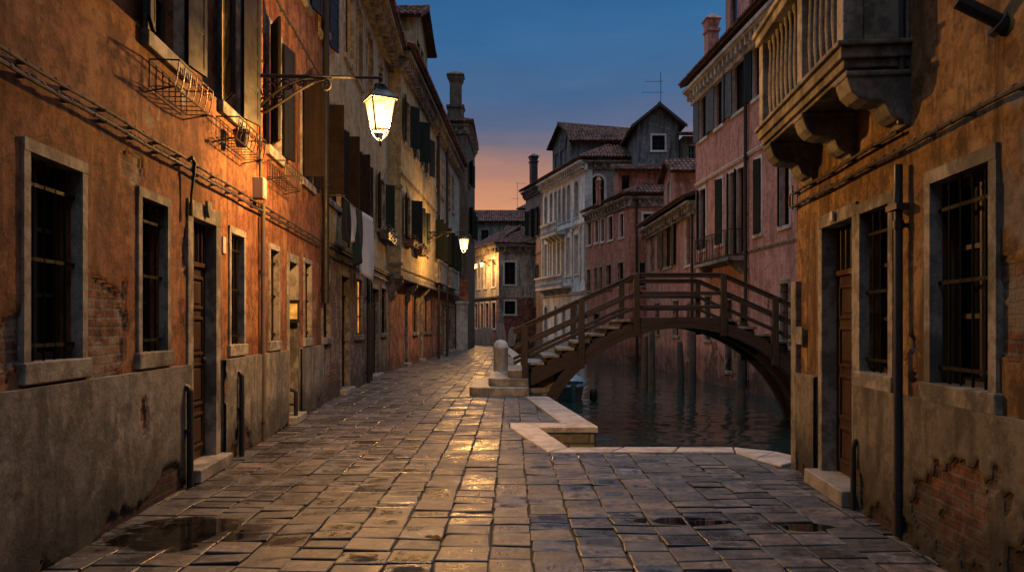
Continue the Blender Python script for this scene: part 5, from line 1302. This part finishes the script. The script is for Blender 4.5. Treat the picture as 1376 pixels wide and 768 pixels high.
hull.build('hull', M['boat'], bt, smooth=True)
tp = MB(); n = 14; vs = []; fs = []
for i in range(n+1):
    L = 4.3*i/n; f = i/n
    wd = (.05+.60*min(1,(f/.32))**.7) if f < .32 else .70
    zr = .50+.30*math.sin(min(1,f*1.6)*math.pi*.5)
    for k in range(9):
        t = -1+2*k/8; sag = .03*math.sin(f*20+k)*(1-abs(t)); vs.append((t*(wd+.05), L+.02, zr-(zr-.40)*abs(t)**2.2+sag))
    for k in range(8):
        if i < n: fs.append((i*9+k,i*9+k+1,(i+1)*9+k+1,(i+1)*9+k))
tp.add(vs, fs); m = NT('tarpaulin'); M['tarp'] = m.fin(m.mix(m.noise(6,5,.7),(.10,.20,.29),(.17,.28,.36)), .5, m.bump(m.noise(7,5,.6),.7,.04))
o = tp.build('tarpaulin', M['tarp'], bt, smooth=True); sd = o.modifiers.new('thick','SOLIDIFY'); sd.thickness = .012
mb = MB(); mb.lathe([(.05,0),(.11,.08),(.11,.30),(.05,.38)], 10, (.62,.35,-.02)); mb.build('fender', M['iron'], bt, smooth=True)

proto = None
for i, (px, d, hgt, tl) in enumerate(((866,27,1.9,.5),(876,26,2.1,-.6),(915,24.5,1.75,.8),(930,24,2.3,-.4),(995,20.8,1.5,.5))):
    if proto is None:
        mb = MB(); mb.tube([(0,0,-1.2),(0.01,0,.2),(-.005,.01,1.0),(0,0,1.62)], [.13,.125,.115,.10], 10); mb.lathe([(.10,1.62),(.085,1.70),(.01,1.73)], 10); proto = mb.build('mooring_pole', M['pole'], None, smooth=True); o = proto
    else: o = copy_tree(proto)
    o.location = ((px-CX)/FP*d, d, WZ); o.scale.z = hgt/1.7; o.rotation_euler = (0, R(tl*2), i*1.3)
    tag(o, ('slanting mooring pole farthest under the bridge arch, left of its pair','thicker mooring pole, right one of the far pair under the arch','dark mooring pole seen through the middle of the bridge arch','tallest mooring pole against the pink wall beneath the deck','nearest mooring pole, close to the right springing of the arch')[i], 'mooring pole', 'mooring poles along the pink houses')

# ================================================================== LAUNDRY
Wl = L2.W
def l2(px, out, py):   # a point a given distance off the ochre wall
    a, t = L2._ray(px, -out); return Vector((a, -out, EYE+(HOR-py)*t/FP))
pa, pb = l2(461,.42,264), l2(496,.30,291)
z_line = lambda x: pa.z+(pb.z-pa.z)*(x-pa.x)/(pb.x-pa.x)
mb = MB(); arm0 = Vector((L2.x(436), 0, pa.z+.02)); mb.tube([(pa.x,0,pa.z+.02),(pa.x,-.46,pa.z+.02)], .014, 6); mb.tube([(pb.x,0,pb.z+.02),(pb.x,-.36,pb.z+.02)], .014, 6)
mb.tube([(pa.x,-.42,pa.z),(pa.x+(pb.x-pa.x)*.5,-.37,(pa.z+pb.z)/2-.06),(pb.x,-.32,pb.z)], .008, 5)
o = mb.build('washing_line', M['cable'], None, Wl); tag(o, 'washing line on two short arms along the brick and ochre wall', 'washing line')
def cloth(px0, px1, py1, mat, name, label, amp, sleeve=False):
    x0, x1 = L2.x(px0,-.38), L2.x(px1,-.36); xm = (x0+x1)/2; d = L2._ray((px0+px1)/2,-.38)[1]
    zt = z_line(xm)-.03; zb = EYE+(HOR-py1)*d/FP; nx, nz_ = 14, 14; vs = []; fs = []
    for j in range(nz_+1):
        f = j/nz_
        for i in range(nx+1):
            u = i/nx; xx = x0+(x1-x0)*(u+.0) + (u-.5)*(-.10*f*(x1-x0))
            z = zt-(zt-zb)*f*(1-.10*math.sin(u*3+px0)*f) + (z_line(x0+(x1-x0)*u)-z_line(xm))*(1-f)
            y = -.38+amp*f*math.sin(u*9+px0*.7)+.05*f*math.sin(u*4+f*3)
            vs.append((xx,y,z))
        for i in range(nx):
            if j < nz_: fs.append((j*(nx+1)+i,j*(nx+1)+i+1,(j+1)*(nx+1)+i+1,(j+1)*(nx+1)+i))
    mb = MB(); mb.add(vs, fs); o = mb.build(name, mat, None, Wl, smooth=True); s_ = o.modifiers.new('thick','SOLIDIFY'); s_.thickness = .006
    tag(o, label, 'laundry', 'laundry drying on the line')
def clothmat(n, c): m = NT(n); return m.fin(m.mix(m.noise(3,4,.6), c, mul(c,.75)), .9, m.bump(m.noise(9,4,.6),.3,.02), .1)
cloth(461.5, 469, 326, clothmat('cloth_black',(.012,.012,.014)), 'hanging_trousers', 'black garment hanging first on the washing line', .03)
cloth(469.5, 476, 322, clothmat('cloth_grey',(.33,.34,.36)), 'hanging_towel', 'narrow grey towel hanging between the dark garments', .03)
cloth(476.5, 485.5, 355, clothmat('cloth_green',(.016,.026,.024)), 'hanging_trousers', 'long dark green garment hanging beside the white sheet', .04)
cloth(486.5, 500, 372, clothmat('cloth_white',(.52,.50,.50)), 'hanging_sheet', 'long off white sheet hanging last on the line, lowest hem', .06)

# ================================================================== FLOWER BOXES
def planter(face, px0, px1, z, d, label, red):
    x0, x1 = face.x(px0), face.x(px1); root = empty('flower_box'); root.matrix_world = face.W @ Matrix.Translation(((x0+x1)/2, -.18, z)); w_ = (x1-x0)/2
    tag(root, label, 'flower box', 'planted flower boxes on sills')
    mb = MB(); mb.prism([(-.11,0),(.11,0),(.14,.2),(-.14,.2)], -w_, w_, 'x'); mb.box(-w_-.01,w_+.01,-.15,.15,.185,.21); mb.build('trough', M['terracotta'] if red else M['lead'], root)
    lf = MB(); fl = MB(); rr = random.Random(int(px0))
    for i in range(int(260*w_)+60):
        c = Vector((rr.uniform(-w_,w_), rr.uniform(-.18,.15), .2+abs(rr.gauss(.08,.07)))); 
        if rr.random() < .25: c.z = rr.uniform(-.1,.2); c.y = -.17-rr.random()*.06
        Rm = Matrix.Rotation(rr.uniform(0,6.3),3,'Z') @ Matrix.Rotation(rr.uniform(-1,1),3,'X'); s_ = rr.uniform(.025,.05)
        q = [c+Rm@Vector(v)*s_ for v in ((-.6,0,0),(0,-1,.15),(.6,0,0),(0,1,.15))]; lf.add(q, [(0,1,2,3)])
        if rr.random() < .45:
            c2 = c+Vector((0,-.02,.04)); q = [c2+Rm@Vector(v)*.026 for v in ((1,0,0),(.3,.95,0),(-.8,.6,0),(-.8,-.6,0),(.3,-.95,0))]; q.append(c2+Rm@Vector((0,0,.012))); fl.add(q, [(i_,(i_+1)%5,5) for i_ in range(5)])
    lf.build('foliage', M['leaf'], root); fl.build('flower', M['petal_r'] if red else M['petal_w'], root)['kind'] = 'stuff'
planter(L2, 508, 520, 3.98, .3, 'dark flower box with pale blossoms on the ochre house, tall shutters above', False)
planter(L3, 543.5, 550.5, 4.1, .3, 'flower box with red blossoms under the first yellow house window', True)
planter(L3, 556, 562, 4.0, .3, 'trailing flower box with red blossoms under the second yellow house window', True)

# ================================================================== LEANING BOARDS AT THE FAR END
proto = None
labs = ('weathered upright board leaning, first from the left at the street end','second leaning board at the street end, narrow and dark','widest pale board leaning in the far row','leaning board between the widest pale one and the corner','tall board leaning by the grey house corner','last leaning board, partly behind the bridge railing')
for i, (px, d, k) in enumerate(((638,55,1.0),(645,54,1.05),(652,53,1.15),(660,53,1.1),(675,52,1.35),(686,51,1.15))):
    if proto is None:
        mb = MB(); mb.prism([(-.35,0),(.35,0),(.42,.9),(.36,1.35),(.15,1.5),(-.2,1.46),(-.38,1.2)], -.05, .05, 'y'); proto = mb.build('leaning_board', paint('oldboard',(.30,.22,.165),.7,.5), None, bevel=.02); o = proto
    else: o = copy_tree(proto)
    o.location = ((px-CX)/FP*d, d, -.01); o.rotation_euler = (R(-14), R((-8,4,-10,-6,-4,6)[i]), R((-20,10,-15,5,12,-8)[i])); o.scale = (k*.62,1,k*.82); tag(o, labs[i], 'board', 'old boards leaning at the street end')

# ================================================================== RENDER SETTINGS
vs_ = sc.view_settings; vs_.view_transform = 'Standard'; vs_.look = 'None'; vs_.exposure = 0; vs_.gamma = 1
sc.render.engine = 'CYCLES'; cy = sc.cycles
cy.max_bounces = 6; cy.diffuse_bounces = 3; cy.glossy_bounces = 3; cy.transparent_max_bounces = 8; cy.transmission_bounces = 2
cy.caustics_reflective = False; cy.caustics_refractive = False; cy.sample_clamp_indirect = 4; cy.use_denoising = True; cy.use_adaptive_sampling = True; cy.adaptive_threshold = .015
